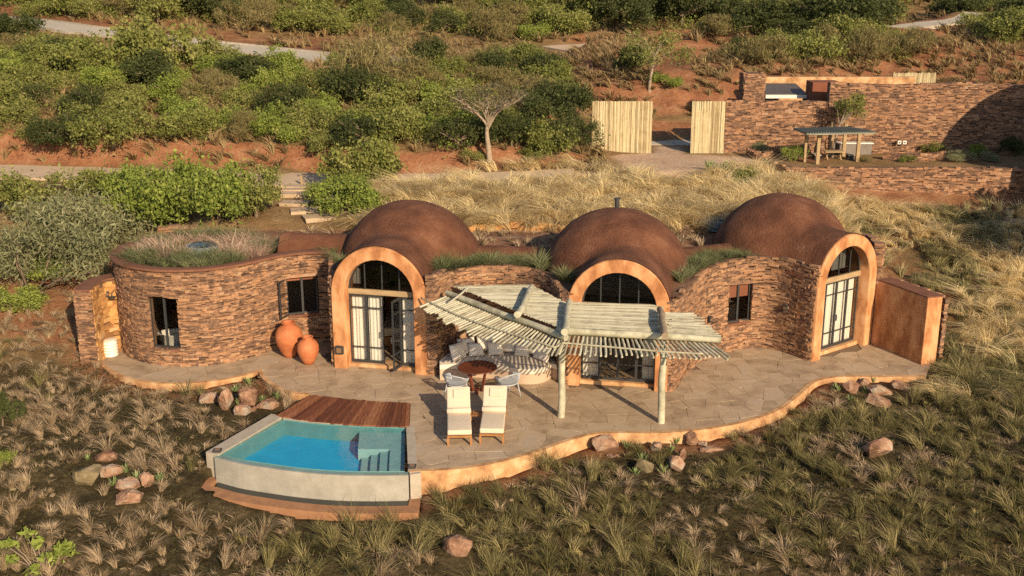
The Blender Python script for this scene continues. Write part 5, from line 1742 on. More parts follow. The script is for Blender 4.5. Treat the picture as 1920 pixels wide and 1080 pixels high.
PATL = [(p.x, p.y) for p in PATIO]
def clear(x, y, pad=.15):
    d, _ = polydist(x, y, PATL + PATL[:1])
    d2, _ = polydist(x, y, [tuple(p) for p in POOL_HOLE] + [tuple(POOL_HOLE[0])])
    return ~(inpoly(x, y, PATL) | inpoly(x, y, FOOT) | inpoly(x, y, POOL_HOLE)) & (d > pad) & (d2 > pad)
TROUGH = [tuple(p) for p in tr]
BD = [
 (422, 772, .42, .75, .4, 'upright reddish boulder left of the pool bed', 0),
 (463, 762, .62, .60, .5, 'rounded red boulder with aloe behind it, left of the deck', 0),
 (390, 758, .6, .35, .45, 'flat brown boulder leftmost of the cluster by the deck', 0),
 (455, 780, .62, .36, .5, 'low angular boulder with pale end in front of the deck cluster', 0),
 (500, 770, .7, .32, .42, 'long pale grey boulder nearest the deck corner', -.15),
 (477, 772, .14, .16, .14, 'fist sized pink stone between the two front boulders by the deck', 0),
 (194, 870, .66, .36, .5, 'red angular boulder at the top of the lower left rock group', 0),
 (208, 895, .72, .28, .45, 'low reddish slab boulder in the middle of the lower left rock group', .1),
 (237, 922, .64, .3, .42, 'long red boulder in the lower left rock group under the tilted one', -.12),
 (273, 915, .42, .42, .4, 'tilted blocky boulder at the right of the lower left rock group', .3),
 (238, 948, .72, .34, .5, 'flat red boulder lowest of the lower left rock group', -.1),
 (1135, 850, .78, .45, .6, 'wide angular pink boulder against the patio edge right of centre', .1),
 (1233, 850, .36, .28, .34, 'small grey round boulder in the front planting bed', 0),
 (1297, 838, .42, .42, .4, 'rounded orange boulder touching the patio edge', 0),
 (1270, 890, .42, .5, .42, 'brown upright boulder below the orange one', -.1),
 (1280, 865, .2, .42, .2, 'narrow standing stone between the orange and brown boulders', 0),
 (1322, 838, .36, .12, .3, 'small flat slab right of the orange boulder', 0),
 (1335, 850, .7, .12, .4, 'long flat slab lying in grass right of the orange boulder', 0),
 (1150, 862, .4, .1, .3, 'thin flat slab below the wide pink boulder', 0),
 (1597, 742, .5, .5, .45, 'pale grey topped boulder left in the bed by the right door', 0),
 (1650, 745, .85, .36, .5, 'long grey boulder in the middle of the bed by the right door', .25),
 (1692, 735, .75, .36, .5, 'flat topped red boulder at the right of the bed by the right door', .1),
 (1652, 763, .85, .32, .5, 'smooth orange boulder lowest in the bed by the right door', .2),
 (1622, 722, .35, .22, .3, 'small red stone against the edge of the patio by the right door', 0),
 (1648, 865, .8, .7, .6, 'large lone angular boulder in the grass on the right', .2),
 (857, 1045, .7, .5, .5, 'lone pale red boulder in the grass at the bottom centre', .3),
]
BPOS = [(G(q[0], q[1]), q[2]) for q in BD] + [(G(162, 912), .8), (G(1210, 892), .5)]
def fgmask(x, y, r):
    d, _ = polydist(x, y, TROUGH)
    k = clear(x, y, .2) & (d > .55)
    for g, w_ in BPOS: k &= ~((np.abs(x - g.x) < w_ * .5 + .12) & (y > g.y - .55) & (y < g.y + .5))
    return k
def visible(x, y, z, pad=90):
    c_, s_ = math.cos(PITCH), math.sin(PITCH)
    Z = y * c_ - (z - CAM_H) * s_
    px = 960 + FPX * x / Z
    py = 540 - FPX * (y * s_ + (z - CAM_H) * c_) / Z
    return (px > -pad) & (px < 1920 + pad) & (py > -pad) & (py < 1080 + pad)

# foreground grasses
def m_fg(x, y, r):
    dens = np.where(x > -5.5 + 1.5 * (vnoise(x, y, 2, 36) - .5), .95, .72) * (.4 + .95 * vnoise(x, y, 1.0, 21))
    dens *= 1 - .6 * (1 - sstep(.2, .9, polydist(x, y, [(p.x, p.y) for p in EDGE_R])[0]))
    return fgmask(x, y, r) & (r.random(x.shape) < dens) & visible(x, y, -.8) & ((y < 31.5 + 0 * x) | (x > 13.2) | (x < -13))
p = scatter(-17, 19, 20.3, 36, .345, 71, m_fg)
sel = vnoise(p[:, 0], p[:, 1], 2.4, 22) + .35 * (p[:, 0] < -5) + RNG.uniform(-.25, .25, len(p))
q1, q2 = p[sel > .62], p[sel <= .62]
tufts('tussock_grass', q1, RNG.uniform(.2, .5, len(q1)) * RNG.choice([.7, 1, 1, 1.45], len(q1)), 90, GR_PINK, 'pale tan tussocks of dry grass scattered over the slope below the patio', .005, .5, (-.08, .02), .4, 1, r0=.06, wj=.5)
tufts('tussock_grass', q2, RNG.uniform(.32, .62, len(q2)) * RNG.choice([.6, 1, 1.1, 1.5], len(q2)), 115, GR_FG, 'olive tussock grass covering the slope below the patio', .005, .46, (-.08, .02), .42, 2, r0=.08, wj=.5)
p = scatter(-17, 19, 20.3, 34, .3, 79, lambda x, y, r: fgmask(x, y, r) & (r.random(x.shape) < .5 * vnoise(x, y, 1.4, 29)) & visible(x, y, -.8))
tufts('low_grass', p, RNG.uniform(.12, .3, len(p)), 34, GR_PINK, 'low matted dead grass between the tussocks below the patio', .005, .9, (-.1, 0), .55, 13, r0=.12, wj=1.0)
def m_cov(x, y, r):
    dens = .5 + .9 * vnoise(x, y, 1.1, 23)
    dens *= sstep(.15, 1.0, polydist(x, y, [(p_.x, p_.y) for p_ in EDGE_R])[0])
    return fgmask(x, y, r) & (r.random(x.shape) < dens) & visible(x, y, -.8) & (y < 33)
p = scatter(-17, 19, 20.3, 33, .2, 72, m_cov)
tufts('creeping_ground_cover', p, RNG.uniform(.07, .16, len(p)), 12, COVER, 'dark olive creeping ground cover between the tussocks', .016, 1.1, (0, 0), .5, 3, r0=.14)

def m_bank(x, y, r):
    return clear(x, y, .35) & (np.hypot(x - TC.x, y - TC.y) > TR + .5) & (r.random(x.shape) < .15 + .75 * vnoise(x, y, 1.5, 33)) & visible(x, y, 1.0)
p = scatter(-23, -12.6, 33.2, 42, .48, 80, m_bank)
tufts('bank_grass', p, RNG.uniform(.25, .6, len(p)), 60, GR_PINK, 'dry grass on the red bank left of the outdoor shower', .007, .55, (-.1, 0), .45, 14, wj=.8)
# straw field behind the villa
PROOF = [(x, y) for x, y, r, z in DOMES]
dr = [tuple(p_) for p_ in DRIVE]
def m_straw(x, y, r):
    k = clear(x, y, .3) & ~inpoly(x, y, dr) & (polydist(x, y, LOWPATH)[0] > 1.35)
    k &= (polydist(x, y, dr)[0] > .55) & (y > 39.0) & ~((x > TERR_X - .5) & (y > 45.5)) & (y < 48.6 + .25 * np.minimum(x, 0)) & (x > -5.5 - .0 * y)
    k &= ~((y > 47) & (x > 9.5))
    return k & (r.random(x.shape) < .62 + .6 * vnoise(x, y, 1.2, 24))
p = scatter(-6.5, 12.5, 38.8, 49.5, .37, 73, m_straw)
tufts('straw_grass', p, RNG.uniform(.9, 1.5, len(p)), 80, GR_DRY, 'long straw coloured grass on the bank behind the domes', .010, .42, (-.15, -.2), .68, 4, wj=1.15, r0=.1)
# slope to the right of the villa
def m_rs(x, y, r):
    k = clear(x, y, .3) & (x > 12.6 - .25 * (y > 37) * (y - 37)) & (y < 44.6) & (y > 30.5)
    k &= ~((x < 15.2) & (y > 34.8) & (y < 40.5) & (r.random(x.shape) < .72))
    return k & visible(x, y, 1.5) & (r.random(x.shape) < .55 + .65 * vnoise(x, y, 1.8, 25))
p = scatter(9.5, 24, 30, 45.2, .36, 74, m_rs)
sel = vnoise(p[:, 0], p[:, 1], 2.0, 26) + RNG.uniform(-.2, .2, len(p))
q1, q2 = p[sel > .5], p[sel <= .5]
GR_MID = mat('sage_grass', [(.21, .195, .085), (.34, .30, .14), (.48, .41, .215)], .8, .9, rnd=.9, amp=.5, trans=.3)
tufts('slope_grass', q1, RNG.uniform(.6, 1.15, len(q1)), 80, GR_DRY, 'straw grass plumes on the slope right of the villa', .0085, .42, (-.2, 0), .62, 5, wj=1.0)
tufts('slope_grass', q2, RNG.uniform(.55, 1.0, len(q2)), 80, GR_MID, 'sage green grass on the slope right of the villa', .0085, .42, (-.2, 0), .6, 6, wj=1.0)

# planted roof
def roofpts(n, seed, fn):
    r = np.random.default_rng(seed)
    out = []
    while len(out) < n:
        x, y = fn(r)
        if any(math.hypot(x - a, y - c_) < rr_ + .05 for a, c_, rr_, z in DOMES): continue
        bad = False
        for A_, u, nn, dep, hw in ARCHES:
            lx = (x - A_.x) * u.x + (y - A_.y) * u.y; ly = -((x - A_.x) * nn.x + (y - A_.y) * nn.y)
            if abs(lx) < 1.6 and -.5 < ly < dep: bad = True
        if bad: continue
        out.append((x, y, 2.86))
    return np.array(out)
def f_tower(r):
    a, q_ = r.random() * 6.283, (r.random() ** .5) * 2.3
    while q_ < .85: a, q_ = r.random() * 6.283, (r.random() ** .5) * 2.3
    return TC.x + q_ * math.cos(a), TC.y + .05 + q_ * math.sin(a)
p = roofpts(330, 81, f_tower)
s_ = vnoise(p[:, 0], p[:, 1], .75, 27)
g1 = tufts('roof_grass', p[s_ > .43], RNG.uniform(.55, .95, (s_ > .43).sum()), 60, GR_ROOF, 'green grass growing on the tower roof', .008, .45, (0, 0), .35, 7)
g2 = tufts('roof_grass', p[s_ <= .43], RNG.uniform(.55, .95, (s_ <= .43).sum()), 70, GR_PLUME, 'pinkish dry plume grass on the tower roof', .008, .5, (0, 0), .4, 8)
def band(path, d0, d1):
    w = Wall([q for q in path], 0, 1)
    def f(r):
        pt, t_ = w.at(r.random() * w.L)
        q_ = pt - Vector((t_.y, -t_.x)) * r.uniform(d0, d1)
        return q_.x, q_.y
    return f
p = np.concatenate([roofpts(110, 82, band(PATH_M[6:-4], .3, 1.1)), roofpts(90, 83, band(PATH_R[8:-10], .3, 1.0)), roofpts(30, 84, band(PATH_R[-24:-8], .25, .8)), roofpts(26, 85, band(PATH_L[-12:-3], .25, .8))])
tufts('roof_grass', p, RNG.uniform(.8, 1.15, len(p)) * (.3 + .75 * vnoise(p[:, 0], p[:, 1], .8, 35)), 110, GR_ROOF, 'green grass along the roof edge between the domes', .006, .5, (0, -.08), .45, 9)
def f_back(r): return r.uniform(-8.5, 11), r.uniform(36.9, 38.9)
p = roofpts(150, 86, f_back)
tufts('roof_grass', p, RNG.uniform(.25, .5, len(p)), 40, GR_PINK, 'dry plume grass on the roof behind the domes', .012, .55, (0, 0), .4, 10)

# hillside dry grass
def m_hill(x, y, r):
    k = np.ones(x.shape, bool)
    for line, hw, tl in ROADS: k &= polydist(x, y, line)[0] > hw + .3
    k &= ~inpoly(x, y, dr) & ~((x > 9.3) & (y < 57.5) & (y > 44))
    k &= ~((np.abs(x - 7.2) < 2.2) & (y < 56) & (y > 49))
    k &= visible(x, y, T(x, y), 60)
    return k & (r.random(x.shape) < .25 + .9 * vnoise(x, y, 3.5, 28))
p = scatter(-30, 30, 48.2, 72, .55, 75, m_hill)
p = p[(p[:, 1] > 49.4) | (p[:, 0] > 2) | (RNG.random(len(p)) < .45)]
tufts('hillside_grass', p, RNG.uniform(.45, 1.1, len(p)), 34, GR_HILL, 'dry tawny grass on the hillside between the bushes', .022, .55, (-.2, 0), .45, 11)
p = scatter(-50, 50, 72, 104, .95, 76, m_hill)
tufts('hillside_grass', p, RNG.uniform(.5, 1.1, len(p)), 20, GR_HILL, 'dry tawny grass on the upper hillside', .035, .6, (-.2, 0), .4, 12)

# ------------------------------------------------------------------ bushes and trees
rng = random.Random(19)
placed = []
def free(x, y, d):
    return all((x - a) ** 2 + (y - c_) ** 2 > (d) ** 2 for a, c_ in placed)
LB = {'olive': 'olive green bush', 'bright': 'fresh green bush', 'dark': 'dark green bush', 'dry': 'tawny half dry shrub', 'grey': 'grey green feathery acacia', 'tree': 'olive crowned small tree'}
def bush_px(px, py, wpx, kind, label, zs=1.0, cat='bush', name=None, group=None, v=None):
    g = G(px, py)
    s_ = wpx / 2 / FPX * (g.y * math.cos(PITCH) + (CAM_H - g.z) * math.sin(PITCH)) / 1.25
    placed.append((g.x, g.y))
    return plant(name or {'tree': 'small_tree'}.get(kind, 'bush'), kind, (g.x, g.y, g.z - .05), s_, label, group, cat, zs, v)
# ones that stand out, by where their foot stands
HAND = [
 (50, 545, 300, 'grey', 'big grey green feathery acacia at the left edge beside the red bank', 1.15),
 (165, 482, 280, 'grey', 'grey green feathery acacia just left of the round tower', 1.1),
 (60, 400, 170, 'olive', 'olive bush behind the feathery acacias at the left edge', 1.0),
 (20, 585, 120, 'bright', 'low bright green bush under the acacia at the left edge', .8),
 (95, 515, 120, 'bright', 'bright green undergrowth below the feathery acacia', .6),
 (262, 425, 180, 'bright', 'bright green bush behind the left side of the round tower', 1.25),
 (335, 420, 190, 'bright', 'bright green bush directly behind the tower skylight', 1.3),
 (410, 412, 180, 'bright', 'yellow green bush behind the middle of the tower roof', 1.25),
 (480, 408, 150, 'olive', 'olive bush behind the right side of the tower roof', 1.2),
 (370, 372, 130, 'olive', 'small olive bush between the path and the tower', .9),
 (215, 375, 150, 'olive', 'olive bush by the path above the feathery acacias', .9),
 (640, 405, 150, 'bright', 'bright green bush touching the left flank of the left dome', 1.1),
 (625, 375, 110, 'bright', 'light green bush beside the pale steps', .9),
 (690, 350, 170, 'olive', 'olive bush across the path behind the left dome', 1.2),
 (720, 335, 80, 'dark', 'dark bluish bush at the path right of the steps', 1.1),
 (5, 800, 80, 'dark', 'dark green bush at the left edge level with the patio', 1.6),
 (0, 875, 60, 'bright', 'bright green bush at the left edge below the dark one', 1.0),
 (1180, 135, 80, 'dark', 'round dark green tree on the red bank above the gates', 1.2),
 (1245, 160, 70, 'bright', 'low bright bush at the foot of the bare stemmed tree', .7),
 (1025, 290, 120, 'olive', 'olive bush right of the flat topped tree', 1.2),
 (1075, 285, 100, 'dark', 'dark green bush against the left edge of the wide gate', 1.3),
 (960, 275, 110, 'dark', 'dark bush behind the flat topped tree', 1.1),
 (860, 280, 110, 'dark', 'dark bush left of the flat topped tree', 1.0),
 (890, 300, 60, 'olive', 'low olive bush at the foot of the flat topped tree', .8),
 (1000, 302, 70, 'olive', 'low olive bush by the path right of the flat topped tree', .8),
 (700, 175, 190, 'dry', 'large tawny broom like shrub at the end of the concrete road', 1.3),
 (760, 190, 150, 'dry', 'tawny broom like shrub right of the concrete road', 1.2),
 (635, 125, 60, 'bright', 'bright green bush in front of the concrete road', 1.0),
 (625, 165, 80, 'olive', 'olive bush below the concrete road end', 1.0),
 (285, 140, 200, 'olive', 'broad olive tree overhanging the concrete road', 1.15),
 (125, 150, 170, 'olive', 'broad olive bush below the far left of the concrete road', 1.0),
 (30, 90, 120, 'dark', 'dark green tree at the left edge beside the concrete road', 1.1),
]
for h in HAND:
    bush_px(h[0], h[1], h[2], h[3], h[4], h[5], 'tree' if 'tree' in h[4].split(' at')[0] or 'acacia' in h[4].split(' at')[0][:36] else 'bush', 'acacia_tree' if h[3] == 'grey' else None)
g = G(1022, 262); plant('red_shrub', 'red', (g.x, g.y - .8, g.z), .5, 'small rust red shrub among the green left of the wide gate', None, 'bush', 1.4)

# zones filled at random; a zone is given by where its ground shows
ZONES = [
 ('thicket between path and concrete road', [(0, 285), (0, 75), (330, 120), (620, 150), (700, 190), (870, 200), (870, 290), (560, 290)], 1.75, (.9, 1.6), {'olive': 5, 'bright': 3, 'dark': 2, 'dry': 1.4}),
 ('thicket around the flat topped tree', [(870, 290), (870, 190), (700, 130), (1000, 100), (1080, 160), (1090, 280)], 1.8, (.9, 1.45), {'olive': 3.5, 'dry': 3.2, 'dark': 2.2, 'bright': 1}),
 ('scrub above the concrete road', [(0, 40), (0, 0), (1100, 0), (1060, 80), (900, 78), (600, 68), (300, 45)], 2.6, (1.2, 2.1), {'olive': 4, 'dry': 2.4, 'bright': 1.8, 'dark': 1.5}),
 ('woodland on the upper right hill', [(1060, 60), (1100, 0), (1780, 0), (1660, 60), (1500, 95), (1350, 70)], 2.6, (1.4, 2.4), {'olive': 3.5, 'dark': 3, 'tree': 2, 'dry': 1}),
 ('scrub above the compound wall', [(1370, 108), (1500, 90), (1710, 80), (1720, 120), (1400, 125)], 2.0, (.9, 1.6), {'olive': 3, 'dry': 3, 'dark': 1.5, 'bright': 1}),
 ('scrub at the top right corner', [(1790, 30), (1920, 10), (1920, 100), (1830, 80)], 2.6, (1.2, 2.0), {'olive': 3, 'dark': 2, 'bright': 1}),
]
count = 0
for zi, (zn, poly, sp, sr, kinds) in enumerate(ZONES):
    x0, x1 = min(p_[0] for p_ in poly), max(p_[0] for p_ in poly)
    y0, y1 = min(p_[1] for p_ in poly), max(p_[1] for p_ in poly)
    # candidates uniform on the ground
    gx = np.array([rng.uniform(-50, 50) for _ in range(9000)]); gy = np.array([rng.uniform(48, 112) for _ in range(9000)])
    gz = T(gx, gy)
    c_, s_ = math.cos(PITCH), math.sin(PITCH)
    Z = gy * c_ - (gz - CAM_H) * s_
    ppx = 960 + FPX * gx / Z; ppy = 540 - FPX * (gy * s_ + (gz - CAM_H) * c_) / Z
    poly = [(a - (60 if a == 0 else 0) + (60 if a == 1920 else 0), b_ - (40 if b_ == 0 else 0)) for a, b_ in poly]
    ok = inpoly(ppx, ppy, poly)
    for line, hw, tl in ROADS: ok &= polydist(gx, gy, line)[0] > hw + .5
    # the dry clearing left of centre stays open
    ok &= ~(np.hypot((ppx - 285) / 55, (ppy - 255) / 45) < 1)
    for x, y, z in zip(gx[ok], gy[ok], gz[ok]):
        kd = rng.choices(list(kinds), list(kinds.values()))[0]
        s1 = rng.uniform(*sr)
        if not free(x, y, sp * (.65 + .35 * s1 / sr[1])): continue
        placed.append((x, y)); count += 1
        if kd == 'bright': s1 *= .8
        qx, qy = proj(x, y, z)
        fx = (qx - x0) / (x1 - x0); fy = (qy - y0) / (y1 - y0)
        where = ('lower ' if fy > .5 else 'upper ') + ('left' if fx < .25 else 'centre left' if fx < .5 else 'centre right' if fx < .75 else 'right') + ' of the ' + zn
        nm = 'small_tree' if kd == 'tree' else 'bush'
        plant(nm, kd, (x, y, z - .08), s1, '%s, %s' % (LB[kd], where), '%s in the %s' % (LB[kd].replace('bush', 'bushes').replace('shrub', 'shrubs').replace('small tree', 'small trees'), where), 'tree' if kd == 'tree' else 'bush', rng.uniform(.8, 1.15))
print('random bushes', count)

def m_under(x, y, r):
    k = m_hill(x, y, r)
    c_, s_ = math.cos(PITCH), math.sin(PITCH)
    z = T(x, y)
    Z = y * c_ - (z - CAM_H) * s_
    px, py = 960 + FPX * x / Z, 540 - FPX * (y * s_ + (z - CAM_H) * c_) / Z
    ok = np.zeros(x.shape, bool)
    for zn, poly, sp, sr, kinds in ZONES:
        ok |= inpoly(px, py, [(a - (60 if a == 0 else 0) + (60 if a == 1920 else 0), b_ - (40 if b_ == 0 else 0)) for a, b_ in poly])
    return k & ok & ~(np.hypot((px - 285) / 55, (py - 255) / 45) < 1)
for kd, sd, lb in (('olive', 95, 'olive undergrowth of low scrub between the hillside bushes'), ('bright', 96, 'fresh green undergrowth of low scrub between the hillside bushes'), ('dry', 97, 'tawny undergrowth of low scrub between the hillside bushes')):
    p = scatter(-48, 48, 49.5, 100, 2.1 if kd == 'bright' else 1.25, sd, m_under)
    r_ = np.random.default_rng(sd)
    cl = np.concatenate([np.stack([p[:, 0] + r_.normal(0, .28, len(p)), p[:, 1] + r_.normal(0, .28, len(p)), p[:, 2] + r_.uniform(.1, .75, len(p)), r_.uniform(.9, 1.7, len(p))], 1) for _ in range(4)])
    tag(link('undergrowth', leaf_mesh('undergrowth', cl, 26, .085 if kd == 'dry' else .062, sd, LEAF[kd], .34, .8, .14 if kd == 'dry' else .5, .8 if kd == 'dry' else 0), None), lb, 'scrub', kind='stuff')

# special trees
def limb_tree(name, label, base, spec, crown_cl, per, leaf, lm, bm_, asp=.3, spread=.3, flat=.5):
    root = thing(name, label, 'tree', base)
    b = MB()
    for pts, rs_ in spec: b.tube(catmull([Vector(p_) for p_ in pts], 4), list(np.interp(np.linspace(0, 1, (len(pts) - 1) * 4 + 1), np.linspace(0, 1, len(rs_)), rs_)), 8)
    b.build('trunk', bm_, root, smooth=True, M=Matrix.Translation(base))
    link('crown', leaf_mesh('crown', crown_cl, per, leaf, 5, lm, spread, flat, asp), lm, root, Matrix.Translation(base))
    return root
g = G(920, 316)
rt = random.Random(4)
spec = [([(0, 0, -.2), (-.08, 0, .8), (-.16, 0, 1.6), (-.1, .05, 2.05)], [.17, .12, .09, .08])]
cl = []
for k in range(15):
    a = k / 15 * 6.283 + rt.uniform(-.2, .2); q_ = rt.uniform(.75, 1.55)
    e = Vector((math.cos(a) * q_ - .05, math.sin(a) * q_ * .9, rt.uniform(2.75, 3.2)))
    m1 = Vector((e.x * .35 - .1, e.y * .35, 2.45 + rt.uniform(-.1, .1)))
    spec.append(([(-.12, .03, 1.9 + rt.uniform(-.2, .15)), m1, e], [.065, .04, .012]))
    for j in range(4):
        e2 = e + Vector((rt.uniform(-.45, .45), rt.uniform(-.4, .4), rt.uniform(-.05, .35)))
        spec.append(([m1.lerp(e, .6), e.lerp(e2, .5), e2], [.022, .014, .006])); cl.append((*e2, rt.uniform(.8, 1.2)))
for k in range(55):
    a, q_ = rt.random() * 6.283, rt.random() ** .5 * 1.45
    cl.append((math.cos(a) * q_, math.sin(a) * q_, 3.1 + .55 * (1 - (q_ / 1.5) ** 2) + rt.uniform(-.15, .1), rt.uniform(.7, 1.1)))
limb_tree('flat_topped_tree', 'flat topped thorn tree with pale bare trunk standing by the path', g, spec, cl, 17, .06, mat('thorn_leaf', [(.07, .07, .035), (.12, .11, .06), (.18, .16, .095)], .5, .8, rnd=.8, amp=.4, trans=.25), PALEBARK, spread=.34, asp=.35)
g = G(1217, 172)
spec = [([(0, 0, -.2), (.05, 0, .7), (.2, 0, 1.5), (.3, 0, 2.1)], [.1, .08, .06, .04])]
cl = []
for k in range(14):
    a = rt.random() * 6.283; q_ = rt.uniform(.5, 1.5)
    e = Vector((math.cos(a) * q_ + .25, math.sin(a) * q_, rt.uniform(1.7, 3.1)))
    spec.append(([(.15, 0, 1.2 + rt.random() * .8), Vector((e.x * .5 + .1, e.y * .5, e.z * .6 + .8)), e], [.035, .022, .008])); cl.append((*e, 1.2))
    for j in range(3): cl.append((e.x + rt.uniform(-.4, .4), e.y + rt.uniform(-.4, .4), e.z + rt.uniform(-.3, .3), 1.1))
limb_tree('sparse_tree', 'sparse olive tree with thin pale stem on the red bank above the gates', g, spec, cl, 55, .075, LEAF['olive'], PALEBARK, spread=.42, flat=.8)
g = P(1561, 286, 3.95); g.y = 49.6; g.x = (1561 - 960) / FPX * 49.8
spec = [([(0, 0, -.1), (.08, 0, .6), (.2, 0, 1.3), (.35, 0, 1.9)], [.07, .055, .045, .03])]
cl = []
for k in range(12):
    a = rt.random() * 6.283; q_ = rt.uniform(.3, .85)
    e = Vector((math.cos(a) * q_ + .65, math.sin(a) * q_ * .6, rt.uniform(2.0, 2.75)))
    spec.append(([(.22, 0, 1.4), Vector((e.x * .6 + .1, e.y * .5, e.z * .5 + .85)), e], [.03, .02, .008]))
    for j in range(3): cl.append((e.x + rt.uniform(-.22, .22), e.y + rt.uniform(-.2, .2), e.z + rt.uniform(-.2, .15), .9))
limb_tree('thorn_tree', 'leaning thorn tree with grey green crown in front of the tall stone wall', g, spec, cl, 60, .06, LEAF['olive'], PALEBARK, asp=.3, spread=.3)

# terrace planting
for k, (px, py, w_, kd, lb) in enumerate([(1490, 302, 45, 'bright', 'bright reed like clump at the corner of the garden terrace'), (1665, 282, 40, 'dark', 'slim dark shrub against the tall stone wall'), (1830, 296, 45, 'bright', 'bright green sapling in the domed shadow on the terrace'),
     (1800, 303, 50, 'grey', 'silvery low shrub on the terrace left of the sapling'), (1860, 302, 45, 'grey', 'silvery low shrub on the terrace right of the sapling'), (1745, 288, 50, 'olive', 'olive shrub on the terrace planter'), (1425, 288, 50, 'grey', 'grey aloe like shrub in the planter beside the drive'), (1620, 302, 30, 'dry', 'small dry shrub beside the garden shelter'), (1900, 290, 50, 'dark', 'dark shrub at the right end of the terrace'), (1395, 345, 70, 'olive', 'wispy olive bush at the corner below the garden terrace'), (1700, 303, 30, 'olive', 'small olive plant at the front of the terrace')]):
    p0 = P(px, py, 3.95); 
    if py > 330: p0 = G(px, py)
    s_ = w_ / 2 / FPX * 50 / 1.2
    plant('terrace_shrub', kd, (p0.x, p0.y, p0.z - .05), s_, lb, None, 'shrub', 1.3 if kd in ('bright', 'dark') else .9)
# trees beyond the right edge that shade the upper slope
for x, y, s_ in ((22.2, 36.4, 1.8), (24.0, 38.0, 2.0)):
    plant('small_tree', 'tree', (x, y, Tz(x, y)), s_, 'shade tree on the slope beyond the right edge', 'shade trees beyond the right edge', 'tree', 1.3)

# ------------------------------------------------------------------ boulders
def boulder(px, py, w_, h_, d_, label, seed, lean=0, m=ROCK, name='boulder', z=None):
    """w, h, d in metres; foot at the pixel"""
    r = random.Random(seed)
    g = G(px, py) if z is None else P(px, py, z)
    bm = bmesh.new()
    for k in range(19):
        v = Vector((r.gauss(0, 1), r.gauss(0, 1), r.gauss(0, 1))).normalized()
        f = r.uniform(.82, 1.05)
        # boxy super-ellipsoid
        e = max(abs(v.x), abs(v.y), abs(v.z)) ** .55
        bm.verts.new((v.x / e * f * w_ / 2, v.y / e * f * d_ / 2, v.z / e * f * h_ / 2))
    res = bmesh.ops.convex_hull(bm, input=bm.verts)
    bmesh.ops.delete(bm, geom=[e for e in res['geom_interior'] if isinstance(e, bmesh.types.BMVert)], context='VERTS')
    bmesh.ops.bevel(bm, geom=list(bm.edges), offset=min(w_, h_) * .02, segments=1, affect='EDGES', clamp_overlap=True)
    bmesh.ops.triangulate(bm, faces=bm.faces)
    bmesh.ops.subdivide_edges(bm, edges=bm.edges, cuts=1)
    for v in bm.verts: v.co += Vector((r.uniform(-1, 1), r.uniform(-1, 1), r.uniform(-1, 1))) * .012
    me_ = bpy.data.meshes.new('boulder'); bm.to_mesh(me_); bm.free()
    o = link(name, me_, m, None, Matrix.Translation((g.x, g.y + d_ * .35, g.z + h_ * .42)) @ Matrix.Rotation(r.uniform(-.4, .4), 4, 'Z') @ Matrix.Rotation(lean, 4, 'Y'))
    smooth_by_angle(o, 28)
    return tag(o, label, 'rock', 'boulders around the patio')
MOSS = mat('moss_boulder', [(.1, (.09, .07, .038)), (.5, (.165, .13, .072)), (.9, (.26, .205, .13))], 2.6, .95, .6, 14, dist=.03)
for i, (px, py, w_, h_, d_, lb, le) in enumerate(BD): boulder(px, py, w_, h_, d_, lb, 100 + i, le)
boulder(162, 912, .8, .5, .6, 'mossy olive boulder left of the lower left rock group', 201, 0, MOSS)
boulder(1210, 892, .5, .42, .45, 'mossy boulder in the front bed below the small grey one', 202, 0, MOSS)
# small stones lying about on the slope, too many to count
PEB = []
for k in range(6):
    bm = bmesh.new(); r_ = random.Random(300 + k)
    for _ in range(16):
        v = Vector((r_.gauss(0, 1), r_.gauss(0, 1), r_.gauss(0, 1))).normalized() * .5
        bm.verts.new(v)
    res = bmesh.ops.convex_hull(bm, input=bm.verts)
    bmesh.ops.delete(bm, geom=[e_ for e_ in res['geom_interior'] if isinstance(e_, bmesh.types.BMVert)], context='VERTS')
    bm.verts.index_update()
    mb = MB(); mb.add([v.co.copy() for v in bm.verts], [tuple(v.index for v in f.verts) for f in bm.faces]); bm.free()
    PEB.append(mb)
sm = MB()
pts = scatter(-15, 16, 20.5, 32, .55, 77, lambda x, y, r: fgmask(x, y, r) & (r.random(x.shape) < np.where(x < -5, .5, .12)))
for x, y, z in pts:
    s_ = random.uniform(.03, .11)
    M = Matrix.Rotation(random.random() * 6, 3, 'Z')
    vv = PEB[random.randrange(6)]
    sm.add([M @ Vector((p_[0] * s_ * 2, p_[1] * s_ * 1.4, p_[2] * s_)) + Vector((x, y, z + .03)) for p_ in vv.v], vv.f)
tag(sm.build('scattered_stones', MOSS, rnd=True), 'small loose stones scattered on the slope below the patio', 'stones', kind='stuff')

# ------------------------------------------------------------------ aloes
def aloe_mesh(seed, n_=13):
    r = random.Random(seed)
    b = MB()
    for k in range(n_):
        a = k * 2.4 + r.uniform(-.2, .2); el = r.uniform(.5, 1.25); L = r.uniform(.8, 1.1)
        d = Vector((math.cos(a) * math.cos(el), math.sin(a) * math.cos(el), math.sin(el)))
        s_ = Vector((-math.sin(a), math.cos(a), 0)); u = s_.cross(d) * -1
        V = []
        for t_, w_ in ((0, .10), (.4, .11), (.75, .06)):
            c_ = d * L * t_ + Vector((0, 0, .12 * t_ * t_))
            V += [c_ - s_ * w_ + u * .03, c_ - u * .03, c_ + s_ * w_ + u * .03]
        V.append(d * L + Vector((0, 0, .14)))
        F = []
        for i in range(2):
            for j in range(2): F.append((i * 3 + j, i * 3 + j + 1, i * 3 + j + 4, i * 3 + j + 3))
            F.append((i * 3 + 2, i * 3, i * 3 + 3, i * 3 + 5))
        F += [(6, 7, 9), (7, 8, 9), (8, 6, 9)]
        b.add(V, F)
    return b.mesh('aloe', ALOE)
AM = [aloe_mesh(k) for k in range(4)]
